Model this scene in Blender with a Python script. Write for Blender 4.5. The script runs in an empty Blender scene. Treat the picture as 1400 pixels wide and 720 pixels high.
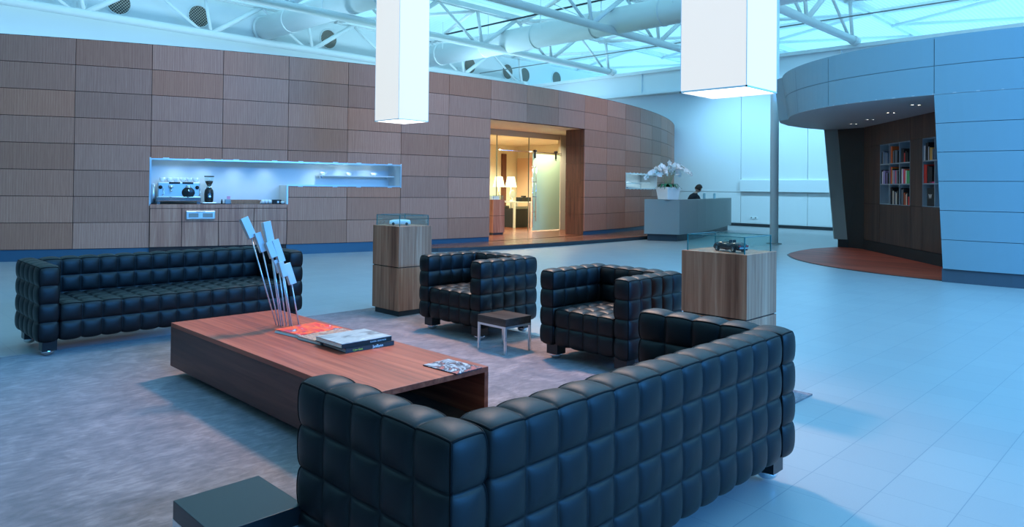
import bpy, math, random
from mathutils import Vector, Matrix
random.seed(7)
C = bpy.context.scene.collection
scene = bpy.context.scene
PI = math.pi
# ------------------------------------------------------------------ camera
FPX, PX, PY, YAW, PITCH, ROLL, CH = 966.48, 612.885, 242.159, 0.8241716, 0.0129525, 0.0116902, 1.430059
cam = bpy.data.cameras.new('camera'); camo = bpy.data.objects.new('camera', cam); C.objects.link(camo)
R0 = Vector((0.7338324, -0.6792300, 0.0116890)); U0 = Vector((-0.0173763, -0.0015666, 0.9998478)); F0 = Vector((0.6791083, 0.7339238, 0.0129521))
camo.matrix_world = Matrix(((R0.x, U0.x, -F0.x, 0), (R0.y, U0.y, -F0.y, 0), (R0.z, U0.z, -F0.z, CH), (0, 0, 0, 1)))
cam.sensor_width = 36; cam.sensor_fit = 'HORIZONTAL'; cam.lens = FPX / 1400 * 36
cam.shift_x = (700 - PX) / 1400; cam.shift_y = -(360 - PY) / 1400
cam.clip_end = 200
scene.camera = camo
# ------------------------------------------------------------------ light
scene.view_settings.view_transform = 'Standard'; scene.view_settings.look = 'None'
scene.view_settings.exposure = 0.12; scene.view_settings.gamma = 1; scene.view_settings.use_curve_mapping = False
w = bpy.data.worlds.new('daylight'); scene.world = w; w.use_nodes = True
bg = w.node_tree.nodes['Background']; bg.inputs[0].default_value = (0.19, 0.62, 1.0, 1); bg.inputs[1].default_value = 2.5
def lamp(name, kind, loc, energy, color, rot=(0, 0, 0), **kw):
    l = bpy.data.lights.new(name, kind); l.energy = energy; l.color = color
    for k, v in kw.items(): setattr(l, k, v)
    o = bpy.data.objects.new(name, l); o.location = loc; o.rotation_euler = rot; C.objects.link(o); return o
BLUE = (0.21, 0.58, 1.0)
# added area lights under the roof, out of view, to brighten the hall
lamp('added_overhead_light', 'AREA', (8, 5, 7.9), 500, BLUE, shape='RECTANGLE', size=9, size_y=9)
lamp('added_overhead_light', 'AREA', (12, -4, 7.9), 500, BLUE, shape='RECTANGLE', size=10, size_y=6)
lamp('added_wall_spot', 'SPOT', (24.0, 7.5, 6.2), 1100, (.30, .68, 1), rot=Vector((-3.5, -2.5, 4.2)).to_track_quat('Z', 'Y').to_euler(), spot_size=1.6, spot_blend=1.0, shadow_soft_size=.3)  # this spot and the next are added to lighten the far wall
lamp('added_wall_spot', 'SPOT', (24.0, 13.0, 6.2), 700, (.30, .68, 1), rot=Vector((-3.5, .5, 3.6)).to_track_quat('Z', 'Y').to_euler(), spot_size=1.6, spot_blend=1.0, shadow_soft_size=.3)
# added area lights, out of sight above inner room and booth, brightening the roof
UPC = (.42, .76, 1)
lamp('added_upward_light', 'AREA', (7, 19.5, 4.3), 300, UPC, rot=(math.radians(150), 0, 0), shape='RECTANGLE', size=14, size_y=1.2)
lamp('added_upward_light', 'AREA', (21, 19.5, 4.3), 340, UPC, rot=(math.radians(165), 0, 0), shape='RECTANGLE', size=9, size_y=1.2)
lamp('added_upward_light', 'AREA', (20, 1.0, 4.1), 350, UPC, rot=(PI, 0, 0), shape='RECTANGLE', size=3, size_y=5)
# added warm spots without fittings, to lift and redden the veneered wall
for x_, y_, tx_, ty_, e_ in ((5.0, 6.5, 4.0, 13.8, 290), (11.5, 6.0, 11.0, 12.2, 330), (17.0, 6.5, 17.5, 12.3, 380)):
    lamp('added_wall_spot', 'SPOT', (x_, y_, 6.3), e_, (1, .55, .40), rot=Vector((x_ - tx_, y_ - ty_, 4.0)).to_track_quat('Z', 'Y').to_euler(), spot_size=1.15, spot_blend=1.0, shadow_soft_size=.3)
# added blue strip light high on the right for the leather, no window built
lamp('added_side_light', 'AREA', (5, -14.6, 7.0), 4200, (.05, .34, 1), rot=(math.radians(75), 0, 0), shape='RECTANGLE', size=16, size_y=1.8)
# warm spots of the lounge, hung in the roof structure
lamp('lounge_spotlight', 'SPOT', (5.9, 6.0, 6.2), 2500, (1, 0.62, 0.42), rot=Vector((2.3, 2.2, 6.2)).to_track_quat('Z', 'Y').to_euler(), spot_size=0.95, spot_blend=1.0, shadow_soft_size=0.4)
# ------------------------------------------------------------------ helpers
def ray(x, y):
    return (R0 * ((x - PX) / FPX) + U0 * (-(y - PY) / FPX) + F0)
def atd(x, y, d):                      # a point of the place seen at photo pixel x, y at depth d
    return Vector((0, 0, CH)) + ray(x, y) * d
class MB:
    def __init__(s): s.v = []; s.f = []; s.m = []; s.uv = []; s.useuv = False
    def face(s, pts, mi=0, uv=None):
        b = len(s.v); s.v += [tuple(p) for p in pts]; s.f.append(tuple(range(b, b + len(pts)))); s.m.append(mi)
        s.uv.append(uv if uv else [(0, 0)] * len(pts)); s.useuv |= bool(uv)
    def add(s, vs, fs, mi=0):
        b = len(s.v); s.v += [tuple(p) for p in vs]
        for f in fs: s.f.append(tuple(i + b for i in f)); s.m.append(mi); s.uv.append([(0, 0)] * len(f))
    def box(s, a, b, mi=0, M=None):
        x0, y0, z0 = [min(a[i], b[i]) for i in range(3)]; x1, y1, z1 = [max(a[i], b[i]) for i in range(3)]
        vs = [(x0, y0, z0), (x1, y0, z0), (x1, y1, z0), (x0, y1, z0), (x0, y0, z1), (x1, y0, z1), (x1, y1, z1), (x0, y1, z1)]
        if M is not None: vs = [M @ Vector(p) for p in vs]
        s.add(vs, [(0, 3, 2, 1), (4, 5, 6, 7), (0, 1, 5, 4), (1, 2, 6, 5), (2, 3, 7, 6), (3, 0, 4, 7)], mi)
    def hexa(s, b4, t4, mi=0):
        s.add(list(b4) + list(t4), [(0, 3, 2, 1), (4, 5, 6, 7), (0, 1, 5, 4), (1, 2, 6, 5), (2, 3, 7, 6), (3, 0, 4, 7)], mi)
    def prism(s, poly, z0, z1, mi=0):
        n = len(poly); vs = [(p[0], p[1], z0) for p in poly] + [(p[0], p[1], z1) for p in poly]
        s.add(vs, [tuple(range(n))[::-1], tuple(range(n, 2 * n))] + [(i, (i + 1) % n, (i + 1) % n + n, i + n) for i in range(n)], mi)
    def tube(s, pts, r, seg=10, cap=True, mi=0, closed=False):
        pts = [Vector(p) for p in pts]; n = len(pts); rr = r if isinstance(r, (list, tuple)) else [r] * n
        vs = []; up = None
        for i, p in enumerate(pts):
            if closed: t = pts[(i + 1) % n] - pts[i - 1]
            else: t = pts[min(i + 1, n - 1)] - pts[max(i - 1, 0)]
            t.normalize()
            if up is None:
                up = Vector((0, 0, 1)) if abs(t.z) < .9 else Vector((1, 0, 0))
            a = t.cross(up).normalized(); b = a.cross(t).normalized(); up = b
            for k in range(seg):
                q = 2 * PI * k / seg; vs.append(p + (a * math.cos(q) + b * math.sin(q)) * rr[i])
        fs = []
        for i in range(n if closed else n - 1):
            j = (i + 1) % n
            for k in range(seg): fs.append((i * seg + k, i * seg + (k + 1) % seg, j * seg + (k + 1) % seg, j * seg + k))
        if cap and not closed: fs += [tuple(range(seg))[::-1], tuple(range((n - 1) * seg, n * seg))]
        s.add(vs, fs, mi)
    def lathe(s, prof, c=(0, 0, 0), seg=24, mi=0):
        n = len(prof); vs = []
        for r, z in prof:
            for k in range(seg): q = 2 * PI * k / seg; vs.append((c[0] + r * math.cos(q), c[1] + r * math.sin(q), c[2] + z))
        fs = [(i * seg + k, i * seg + (k + 1) % seg, (i + 1) * seg + (k + 1) % seg, (i + 1) * seg + k) for i in range(n - 1) for k in range(seg)]
        if prof[0][0] > 1e-5: fs.append(tuple(range(seg))[::-1])
        if prof[-1][0] > 1e-5: fs.append(tuple(range((n - 1) * seg, n * seg)))
        s.add(vs, fs, mi)
    def ball(s, c, r, seg=14, mi=0, M=None):
        sx, sy, sz = r if isinstance(r, (list, tuple)) else (r, r, r); vs = []; h = seg // 2
        for i in range(h + 1):
            a = PI * i / h
            for k in range(seg):
                q = 2 * PI * k / seg; p = Vector((sx * math.sin(a) * math.cos(q), sy * math.sin(a) * math.sin(q), sz * math.cos(a)))
                if M is not None: p = M @ p
                vs.append(Vector(c) + p)
        s.add(vs, [(i * seg + k, (i + 1) * seg + k, (i + 1) * seg + (k + 1) % seg, i * seg + (k + 1) % seg) for i in range(h) for k in range(seg)], mi)
    def build(s, name, mats, parent=None, smooth=False, bevel=0):
        me = bpy.data.meshes.new(name); me.from_pydata(s.v, [], s.f)
        if not isinstance(mats, (list, tuple)): mats = [mats]
        for m in mats: me.materials.append(m)
        me.polygons.foreach_set('material_index', s.m)
        if s.useuv:
            ul = me.uv_layers.new(name='UVMap'); k = 0
            for u in s.uv:
                for c in u: ul.data[k].uv = c; k += 1
        if smooth: me.polygons.foreach_set('use_smooth', [True] * len(s.f))
        me.update()
        o = bpy.data.objects.new(name, me); C.objects.link(o)
        if bevel:
            b = o.modifiers.new('bevel', 'BEVEL'); b.width = bevel; b.segments = 2; b.limit_method = 'ANGLE'
        if parent: o.parent = parent
        return o
def tag(o, label=None, cat=None, group=None, kind=None):
    if label: o['label'] = label
    if cat: o['category'] = cat
    if group: o['group'] = group
    if kind: o['kind'] = kind
    return o
def thing(name, label, cat, loc=(0, 0, 0), rz=0, group=None):
    o = bpy.data.objects.new(name, None); o.location = loc; o.rotation_euler = (0, 0, rz); C.objects.link(o)
    o.empty_display_size = .1
    return tag(o, label, cat, group)
def copy_tree(o, parent=None):
    c = o.copy(); C.objects.link(c)
    if parent: c.parent = parent
    for ch in list(kids.get(o.name, [])) or [k for k in bpy.data.objects if k.parent == o]: copy_tree(ch, c)
    return c
kids = {}
def rot2(p, a): return (p[0] * math.cos(a) - p[1] * math.sin(a), p[0] * math.sin(a) + p[1] * math.cos(a))
# ------------------------------------------------------------------ materials
def mat(name, col, rough=.5, metal=0, emit=None, es=1, coat=0, alpha=1, trans=0, ior=1.45, spec=.5):
    m = bpy.data.materials.new(name); m.use_nodes = True; b = m.node_tree.nodes['Principled BSDF']
    b.inputs['Base Color'].default_value = (*col, 1); b.inputs['Roughness'].default_value = rough; b.inputs['Metallic'].default_value = metal
    b.inputs['Coat Weight'].default_value = coat; b.inputs['IOR'].default_value = ior; b.inputs['Specular IOR Level'].default_value = spec
    if emit: b.inputs['Emission Color'].default_value = (*emit, 1); b.inputs['Emission Strength'].default_value = es
    if trans: b.inputs['Transmission Weight'].default_value = trans
    return m
def nd(m, t, **kw):
    n = m.node_tree.nodes.new(t)
    for k, v in kw.items(): setattr(n, k, v)
    return n
def lk(m, a, b): m.node_tree.links.new(a, b)
def bsdf(m): return m.node_tree.nodes['Principled BSDF']
def ramp(m, fac, stops):
    r = nd(m, 'ShaderNodeValToRGB'); e = r.color_ramp.elements
    e[0].position, e[0].color = stops[0][0], (*stops[0][1], 1); e[1].position, e[1].color = stops[-1][0], (*stops[-1][1], 1)
    for p, c in stops[1:-1]: q = e.new(p); q.color = (*c, 1)
    lk(m, fac, r.inputs[0]); return r
def noise(m, vec, scale, detail=4, rough=.5, dist=0):
    n = nd(m, 'ShaderNodeTexNoise'); n.inputs['Scale'].default_value = scale; n.inputs['Detail'].default_value = detail
    n.inputs['Roughness'].default_value = rough; n.inputs['Distortion'].default_value = dist
    if vec is not None: lk(m, vec, n.inputs['Vector'])
    return n
def mapping(m, src, scale=(1, 1, 1), rot=(0, 0, 0), loc=(0, 0, 0)):
    mp = nd(m, 'ShaderNodeMapping'); mp.inputs['Scale'].default_value = scale; mp.inputs['Rotation'].default_value = rot; mp.inputs['Location'].default_value = loc
    lk(m, src, mp.inputs['Vector']); return mp.outputs[0]
def texco(m, k='Object'): return nd(m, 'ShaderNodeTexCoord').outputs[k]
def bump(m, h, st=.2, dist=.01):
    b = nd(m, 'ShaderNodeBump'); b.inputs['Strength'].default_value = st; b.inputs['Distance'].default_value = dist
    lk(m, h, b.inputs['Height']); lk(m, b.outputs[0], bsdf(m).inputs['Normal'])
def math_(m, op, a, b=None):
    n = nd(m, 'ShaderNodeMath', operation=op)
    for i, q in enumerate((a, b)):
        if q is None: continue
        if isinstance(q, (int, float)): n.inputs[i].default_value = q
        else: lk(m, q, n.inputs[i])
    return n.outputs[0]
def wood(name, dark, mid, light, scale=(30, 30, 1.6), rough=.42, coat=0, rot=(0, 0, 0)):
    m = mat(name, mid, rough, coat=coat); v = mapping(m, texco(m), scale, rot)
    n1 = noise(m, v, 1.0, 8, .62, .6); n2 = noise(m, mapping(m, texco(m), tuple(s * .16 for s in scale), rot), 1.0, 3, .5, 1.2)
    a = math_(m, 'ADD', math_(m, 'MULTIPLY', n1.outputs[0], .62), math_(m, 'MULTIPLY', n2.outputs[0], .38))
    r = ramp(m, a, [(.34, dark), (.5, mid), (.66, light)]); lk(m, r.outputs[0], bsdf(m).inputs['Base Color'])
    bump(m, n1.outputs[0], .08, .002); return m
def panel_wood(name, pw, ph, s0, z0, dark, mid, light):
    # veneer panels, each with its own tone and grain, laid out by the panel grid (u = run along the wall, v = height)
    m = mat(name, mid, .5, spec=.3); uv = texco(m, 'UV'); sp = nd(m, 'ShaderNodeSeparateXYZ'); lk(m, uv, sp.inputs[0])
    iu = math_(m, 'FLOOR', math_(m, 'DIVIDE', math_(m, 'SUBTRACT', sp.outputs[0], s0), pw))
    iv = math_(m, 'FLOOR', math_(m, 'DIVIDE', math_(m, 'SUBTRACT', sp.outputs[1], z0), ph))
    cb = nd(m, 'ShaderNodeCombineXYZ'); lk(m, iu, cb.inputs[0]); lk(m, iv, cb.inputs[1])
    wn = nd(m, 'ShaderNodeTexWhiteNoise', noise_dimensions='3D'); lk(m, cb.outputs[0], wn.inputs['Vector'])
    off = nd(m, 'ShaderNodeVectorMath', operation='SCALE'); lk(m, wn.outputs['Color'], off.inputs[0]); off.inputs['Scale'].default_value = 37
    ad = nd(m, 'ShaderNodeVectorMath', operation='ADD'); lk(m, mapping(m, uv, (34, 1.0, 1)), ad.inputs[0]); lk(m, off.outputs[0], ad.inputs[1])
    n1 = noise(m, ad.outputs[0], 2.2, 8, .65, .9)
    wv = nd(m, 'ShaderNodeTexWave', wave_type='BANDS', bands_direction='X'); wv.inputs['Scale'].default_value = .22; wv.inputs['Distortion'].default_value = 9
    wv.inputs['Detail'].default_value = 2; wv.inputs['Detail Scale'].default_value = .6; lk(m, ad.outputs[0], wv.inputs['Vector'])
    a = math_(m, 'ADD', math_(m, 'MULTIPLY', n1.outputs[0], .75), math_(m, 'MULTIPLY', wv.outputs['Fac'], .10))
    r = ramp(m, a, [(.12, dark), (.45, mid), (.82, light)])
    tone = nd(m, 'ShaderNodeMapRange'); lk(m, wn.outputs['Value'], tone.inputs[0]); tone.inputs[3].default_value = .84; tone.inputs[4].default_value = 1.12
    hs = nd(m, 'ShaderNodeHueSaturation'); lk(m, tone.outputs[0], hs.inputs['Value']); lk(m, r.outputs[0], hs.inputs['Color'])
    sat = nd(m, 'ShaderNodeMapRange'); sp2 = nd(m, 'ShaderNodeSeparateXYZ'); lk(m, wn.outputs['Color'], sp2.inputs[0]); lk(m, sp2.outputs[1], sat.inputs[0])
    sat.inputs[3].default_value = .92; sat.inputs[4].default_value = 1.04; lk(m, sat.outputs[0], hs.inputs['Saturation'])
    lk(m, hs.outputs[0], bsdf(m).inputs['Base Color']); return m
WALNUT = ((.30, .105, .068), (.46, .185, .115), (.60, .285, .185))
M = {}
M['panel'] = panel_wood('walnut_panels', 1.29, .48, -1.70, .21, *WALNUT)
M['cab'] = wood('walnut_cabinet', *WALNUT, scale=(26, 26, 1.2))
M['ped'] = wood('walnut_pedestal', (.17, .052, .026), (.42, .155, .085), (.60, .28, .17), scale=(24, 24, 1.0))
M['table'] = wood('rosewood_table', (.13, .018, .010), (.28, .052, .026), (.44, .105, .052), scale=(26, .8, 26), rough=.4)
M['dwood'] = wood('dark_wood', (.03, .014, .010), (.075, .034, .022), (.12, .06, .04), scale=(14, 14, .8))
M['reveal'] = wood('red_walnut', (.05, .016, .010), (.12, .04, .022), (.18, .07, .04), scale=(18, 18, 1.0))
M['parquet'] = wood('cherry_parquet', (.13, .035, .02), (.27, .08, .04), (.40, .14, .07), scale=(1.2, 11, 11), rough=.22)
M['parquet2'] = wood('dark_parquet', (.16, .022, .010), (.34, .05, .024), (.5, .085, .04), scale=(8, 1.0, 8), rough=.5)
M['groove'] = mat('groove_dark', (.03, .02, .02), .8)
M['gap'] = mat('pale_joint', (.32, .38, .42), .8)
M['white'] = mat('white_paint', (.78, .80, .80), .6)
M['wallw'] = mat('white_wall', (.80, .82, .82), .7)
M['steelw'] = mat('white_steel', (.82, .84, .84), .35)
M['niche'] = mat('niche_white', (.72, .76, .78), .45)
M['alu'] = mat('brushed_aluminium', (.72, .75, .77), .3, .85)
M['chrome'] = mat('chrome', (.85, .86, .88), .12, 1)
M['dark'] = mat('dark_plinth', (.035, .04, .045), .45)
M['kick'] = mat('blue_kick_plinth', (.03, .085, .14), .35, spec=.7)
M['black'] = mat('black_lacquer', (.012, .014, .016), .28)
M['blackm'] = mat('black_matt', (.012, .012, .013), .6)
M['grey'] = mat('grey_laminate', (.25, .265, .255), .55)
M['greyp'] = mat('grey_metal_panel', (.235, .31, .35), .45, spec=.3)
M['soffit'] = mat('soffit_grey', (.42, .40, .42), .6)
M['cream'] = mat('cream_wall', (.76, .70, .52), .7)
M['beige'] = mat('beige_door', (.72, .50, .33), .6)
M['green'] = mat('green_glass_panel', (.55, .80, .50), .25)
M['shelf_'] = mat('dark_green_joint', (.06, .10, .07), .4)
M['ceram'] = mat('white_ceramic', (.85, .87, .86), .25)
def glassmat(name, col, mixf, rough=.02):
    m = bpy.data.materials.new(name); m.use_nodes = True; nt = m.node_tree; nt.nodes.clear()
    o = nt.nodes.new('ShaderNodeOutputMaterial'); mx = nt.nodes.new('ShaderNodeMixShader'); t = nt.nodes.new('ShaderNodeBsdfTransparent'); g = nt.nodes.new('ShaderNodeBsdfGlossy')
    t.inputs[0].default_value = (*col, 1); g.inputs['Roughness'].default_value = rough; fr = nt.nodes.new('ShaderNodeValue'); fr.outputs[0].default_value = mixf
    nt.links.new(fr.outputs[0], mx.inputs[0]); nt.links.new(t.outputs[0], mx.inputs[1]); nt.links.new(g.outputs[0], mx.inputs[2]); nt.links.new(mx.outputs[0], o.inputs[0]); return m
M['glass'] = glassmat('clear_glass', (.90, .975, .965), .07)
M['glassg'] = glassmat('greenish_glass', (.93, .98, .90), .04)
M['gedge'] = mat('green_glass_edge', (.015, .16, .17), .15, spec=.8)
# floor tiles
m = mat('pale_stone_tiles', (.6, .6, .6), .33, spec=.55); v = nd(m, 'ShaderNodeNewGeometry').outputs['Position']
sp = nd(m, 'ShaderNodeSeparateXYZ'); lk(m, v, sp.inputs[0]); T = .306
def joint(c, o):
    f = math_(m, 'FRACT', math_(m, 'ADD', math_(m, 'DIVIDE', math_(m, 'SUBTRACT', c, o), T), 200.0))
    d = math_(m, 'MINIMUM', f, math_(m, 'SUBTRACT', 1.0, f)); return math_(m, 'LESS_THAN', d, .0065)
j = math_(m, 'MAXIMUM', math_(m, 'MULTIPLY', joint(sp.outputs[0], 3.823), .7), joint(sp.outputs[1], 1.384))
fl = nd(m, 'ShaderNodeVectorMath', operation='FLOOR'); lk(m, mapping(m, v, (1 / T, 1 / T, 0), loc=(-3.823 / T, -1.384 / T, 0)), fl.inputs[0])
wn = nd(m, 'ShaderNodeTexWhiteNoise', noise_dimensions='3D'); lk(m, fl.outputs[0], wn.inputs['Vector'])
n1 = noise(m, v, 140, 3, .6); a = math_(m, 'ADD', math_(m, 'MULTIPLY', n1.outputs[0], .35), math_(m, 'MULTIPLY', wn.outputs['Value'], .22))
r = ramp(m, a, [(.05, (.31, .31, .32)), (.5, (.365, .365, .365))])
mx = nd(m, 'ShaderNodeMix', data_type='RGBA'); lk(m, j, mx.inputs[0]); lk(m, r.outputs[0], mx.inputs[6]); mx.inputs[7].default_value = (.19, .22, .25, 1)
lk(m, mx.outputs[2], bsdf(m).inputs['Base Color']); M['floor'] = m
# rug
m = mat('taupe_rug', (.3, .28, .3), .95, spec=.15); v = texco(m)
n1 = noise(m, mapping(m, v, (1, 1, 1)), 4.2, 5, .62, .7); n2 = noise(m, mapping(m, v, (1.6, 5, 1), (0, 0, .5)), 6.5, 4, .6, .6); n3 = noise(m, v, 400, 2)
a = math_(m, 'ADD', math_(m, 'ADD', math_(m, 'MULTIPLY', n1.outputs[0], .5), math_(m, 'MULTIPLY', n2.outputs[0], .4)), math_(m, 'MULTIPLY', n3.outputs[0], .1))
r = ramp(m, a, [(.36, (.10, .066, .062)), (.5, (.175, .12, .115)), (.64, (.30, .215, .205))]); lk(m, r.outputs[0], bsdf(m).inputs['Base Color'])
bump(m, n3.outputs[0], .5, .004); bsdf(m).inputs['Sheen Weight'].default_value = .3; M['rug'] = m
# leather
m = mat('black_leather', (.003, .0035, .005), .4, spec=.42); n1 = noise(m, texco(m), 260, 4, .6); bump(m, n1.outputs[0], .22, .0015)
n2 = noise(m, texco(m), 9, 3); r = ramp(m, n2.outputs[0], [(.3, (.44,) * 3), (.7, (.52,) * 3)]); lk(m, r.outputs[0], bsdf(m).inputs['Roughness']); M['leather'] = m
M['piping'] = mat('black_piping', (.003, .003, .004), .6, spec=.15)
# roof deck
m = mat('roof_deck', (.7, .72, .72), .7); wv = nd(m, 'ShaderNodeTexWave', bands_direction='Y'); wv.inputs['Scale'].default_value = 2.2; lk(m, nd(m, 'ShaderNodeNewGeometry').outputs['Position'], wv.inputs['Vector'])
r = ramp(m, wv.outputs['Fac'], [(.1, (.74, .77, .78)), (.9, (.84, .86, .86))]); lk(m, r.outputs[0], bsdf(m).inputs['Base Color']); bump(m, wv.outputs['Fac'], .25, .03); 
_t = nd(m, 'ShaderNodeBsdfTranslucent'); _rr = ramp(m, wv.outputs['Fac'], [(.15, (.80, .64, .54)), (.85, (.92, .78, .66))]); lk(m, _rr.outputs[0], _t.inputs[0]); _mx = nd(m, 'ShaderNodeMixShader'); _mx.inputs[0].default_value = .62
_o = m.node_tree.nodes['Material Output']; lk(m, bsdf(m).outputs[0], _mx.inputs[1]); lk(m, _t.outputs[0], _mx.inputs[2]); lk(m, _mx.outputs[0], _o.inputs[0])
M['deck'] = m
# vent mesh
m = mat('vent_mesh', (.1, .1, .1), .6); ck = nd(m, 'ShaderNodeTexChecker'); ck.inputs['Scale'].default_value = 20; lk(m, mapping(m, texco(m), (1, 0, 1), loc=(.013, 0.5, .013)), ck.inputs['Vector'])
ck.inputs['Color1'].default_value = (.02, .018, .015, 1); ck.inputs['Color2'].default_value = (.40, .34, .28, 1); lk(m, ck.outputs[0], bsdf(m).inputs['Base Color']); M['vent'] = m
def lampmat(name, col, st): return mat(name, (.28, .28, .275), .8, emit=col, es=st)
M['shade'] = lampmat('pendant_diffuser', (1, .965, .90), .66)
M['shadeb'] = lampmat('pendant_bottom', (1, .99, .95), 3.2)
M['lampshade'] = lampmat('lit_lamp_shade', (1, .80, .50), 3.5)
M['spot'] = lampmat('lit_downlight', (1, .95, .85), 9)
# ================================================================== structure
mb = MB(); mb.box((-11, -15, -.2), (28, 25, 0)); tag(mb.build('floor', M['floor']), kind='structure')
# wood wall on a circle
WC = (14.17, 38.09); WR = 26.17
def wp(s, off=0.0, z=0.0):            # off > 0 goes behind the wall face
    a = s / WR - PI / 2; return (WC[0] + (WR - off) * math.cos(a), WC[1] + (WR - off) * math.sin(a), z)
PW, PH, S0, Z0 = 1.29, .48, -1.70, .21; ZT = Z0 + 8 * PH
S = lambda k: S0 + PW * k
holes = [(S(-6), S(-4), 1.03, 1.885), (S(-4), S(-2), 1.415, 1.885), (S(0), S(3), .1, Z0 + 6 * PH), (4.80, 7.95, 1.43, 1.905), (S(-6), S(-4), .0, 1.03)]
def curved(mb, s0, s1, z0, z1, o0, o1, mi=0, uvs=True, step=.33):
    n = max(1, int(math.ceil((s1 - s0) / step)))
    for i in range(n):
        a, b = s0 + (s1 - s0) * i / n, s0 + (s1 - s0) * (i + 1) / n
        mb.face([wp(a, o0, z0), wp(b, o0, z0), wp(b, o0, z1), wp(a, o0, z1)], mi, [(a, z0), (b, z0), (b, z1), (a, z1)])
        mb.face([wp(a, o1, z1), wp(a, o0, z1), wp(b, o0, z1), wp(b, o1, z1)][::-1], mi, [(a, z1)] * 4)
        mb.face([wp(a, o1, z0), wp(a, o0, z0), wp(b, o0, z0), wp(b, o1, z0)], mi, [(a, z0)] * 4)
    for a, q in ((s0, 1), (s1, 0)):
        f = [wp(a, o0, z0), wp(a, o0, z1), wp(a, o1, z1), wp(a, o1, z0)]
        mb.face(f if q else f[::-1], mi, [(a, z0), (a, z1), (a + .3, z1), (a + .3, z0)])
def rect_minus(r, hs):
    out = [r]
    for h in hs:
        nx = []
        for (a, b, c, d) in out:
            if h[1] <= a + 1e-6 or h[0] >= b - 1e-6 or h[3] <= c + 1e-6 or h[2] >= d - 1e-6: nx.append((a, b, c, d)); continue
            if h[0] > a: nx.append((a, h[0], c, d))
            if h[1] < b: nx.append((h[1], b, c, d))
            a2, b2 = max(a, h[0]), min(b, h[1])
            if h[2] > c: nx.append((a2, b2, c, h[2]))
            if h[3] < d: nx.append((a2, b2, h[3], d))
        out = nx
    return [q for q in out if q[1] - q[0] > .012 and q[3] - q[2] > .012]
mb = MB(); g = .005
for k in range(-14, 17):
    for jz in range(8):
        for q in rect_minus((S(k) + g, S(k + 1) - g, Z0 + jz * PH + g, Z0 + (jz + 1) * PH - g), holes): curved(mb, q[0], q[1], q[2], q[3], 0, .03)
for q in rect_minus((S(-14), S(17), .0, ZT - .01), holes): curved(mb, q[0], q[1], max(q[2], .0), q[3], .025, .12, 1, step=.645)
curved(mb, S(-14), S(17), ZT - .01, ZT, .0, .62, 1)
tag(mb.build('wall_left', [M['panel'], M['groove']]), kind='structure')
mb = MB()
for a, b in ((S(-14), S(-6)), (S(-4), S(0)), (S(3), S(17))): curved(mb, a, b, 0.0, Z0 - .005, .02, .1)
tag(mb.build('baseboard_left', M['kick']), kind='structure')
# doorway lining
mb = MB()
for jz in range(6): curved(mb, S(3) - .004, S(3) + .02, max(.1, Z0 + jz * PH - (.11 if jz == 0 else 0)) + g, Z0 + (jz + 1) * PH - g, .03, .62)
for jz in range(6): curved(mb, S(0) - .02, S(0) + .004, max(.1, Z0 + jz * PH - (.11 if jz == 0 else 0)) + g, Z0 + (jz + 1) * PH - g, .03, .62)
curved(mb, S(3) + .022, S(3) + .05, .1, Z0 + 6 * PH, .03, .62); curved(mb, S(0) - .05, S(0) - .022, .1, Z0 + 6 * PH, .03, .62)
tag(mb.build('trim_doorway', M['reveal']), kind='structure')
mb = MB(); curved(mb, S(0), S(3), Z0 + 6 * PH, Z0 + 6 * PH + .3, .03, .62); tag(mb.build('trim_doorway_head', M['cream']), kind='structure')
# niches
def niche(n, s0, s1, z0, z1, depth=.55, left=True, right=True):
    mb = MB()
    curved(mb, s0, s1, z0, z1, depth, depth + .03)
    curved(mb, s0, s1, z1, z1 + .03, .0, depth); 
    curved(mb, s0, s1, z0 - .03, z0, .0, depth)
    if left: curved(mb, s0 - .02, s0 + .006, z0 - .03, z1 + .03, .0, depth)
    if right: curved(mb, s1 - .006, s1 + .02, z0 - .03, z1 + .03, .0, depth)
    tag(mb.build('trim_%d' % n, M['niche']), kind='structure')
niche(1, S(-6), S(-4), 1.03, 1.885, right=False)
niche(2, S(-4), S(-2), 1.415, 1.885, left=False)
niche(3, 4.80, 7.95, 1.43, 1.905)
mb = MB(); curved(mb, S(-4) - .02, S(-4), 1.0, 1.415, .0, .55); tag(mb.build('trim_4', M['niche']), kind='structure')
mb = MB(); t = .014
for (a, b, c, d) in ((S(-6), S(-2), 1.885 - t, 1.885 + t), (S(-4), S(-2), 1.415 - t, 1.415 + t), (4.8, 7.95, 1.905 - t, 1.905 + t), (4.8, 7.95, 1.43 - t, 1.43 + t)): curved(mb, a, b, c, d, -.015, .02)
for (s_, c, d) in ((S(-6), 1.03, 1.885), (S(-4), 1.03, 1.415), (S(-2), 1.415, 1.885), (4.8, 1.43, 1.905), (7.95, 1.43, 1.905)): curved(mb, s_ - t, s_ + t, c, d, -.015, .02)
tag(mb.build('trim_5', M['alu']), kind='structure')
def spot_at(p, e, col, size=2.5, r=.05, blend=1.0):
    lamp('downlight_beam', 'SPOT', p, e, col, spot_size=size, spot_blend=blend, shadow_soft_size=r)
def downlight(p, label, group, mi='spot', r=.035):
    t = thing('downlight', label, 'ceiling light', p, 0, group)
    a = MB(); a.lathe([(r, 0), (r * 1.5, 0), (r * 1.5, -.006), (r, -.006), (r, 0)], seg=16); a.build('ring', M['chrome'], t, True)
    b = MB(); b.lathe([(0, -.002), (r, -.002)], seg=16); b.build('lens', M['spot'], t)
COOLW = (.62, .9, 1)
names = ['above the coffee machine', 'above the coffee grinder', 'above the serving tray', 'above the white cups']
for i, s_ in enumerate((-9.0, -8.45, -7.85, -7.2)):
    p = wp(s_, .30, 1.883); downlight(p, 'small round downlight in the coffee niche ceiling %s' % names[i], 'downlights of the coffee niche'); spot_at((p[0], p[1], 1.87), 9, COOLW)
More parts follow.
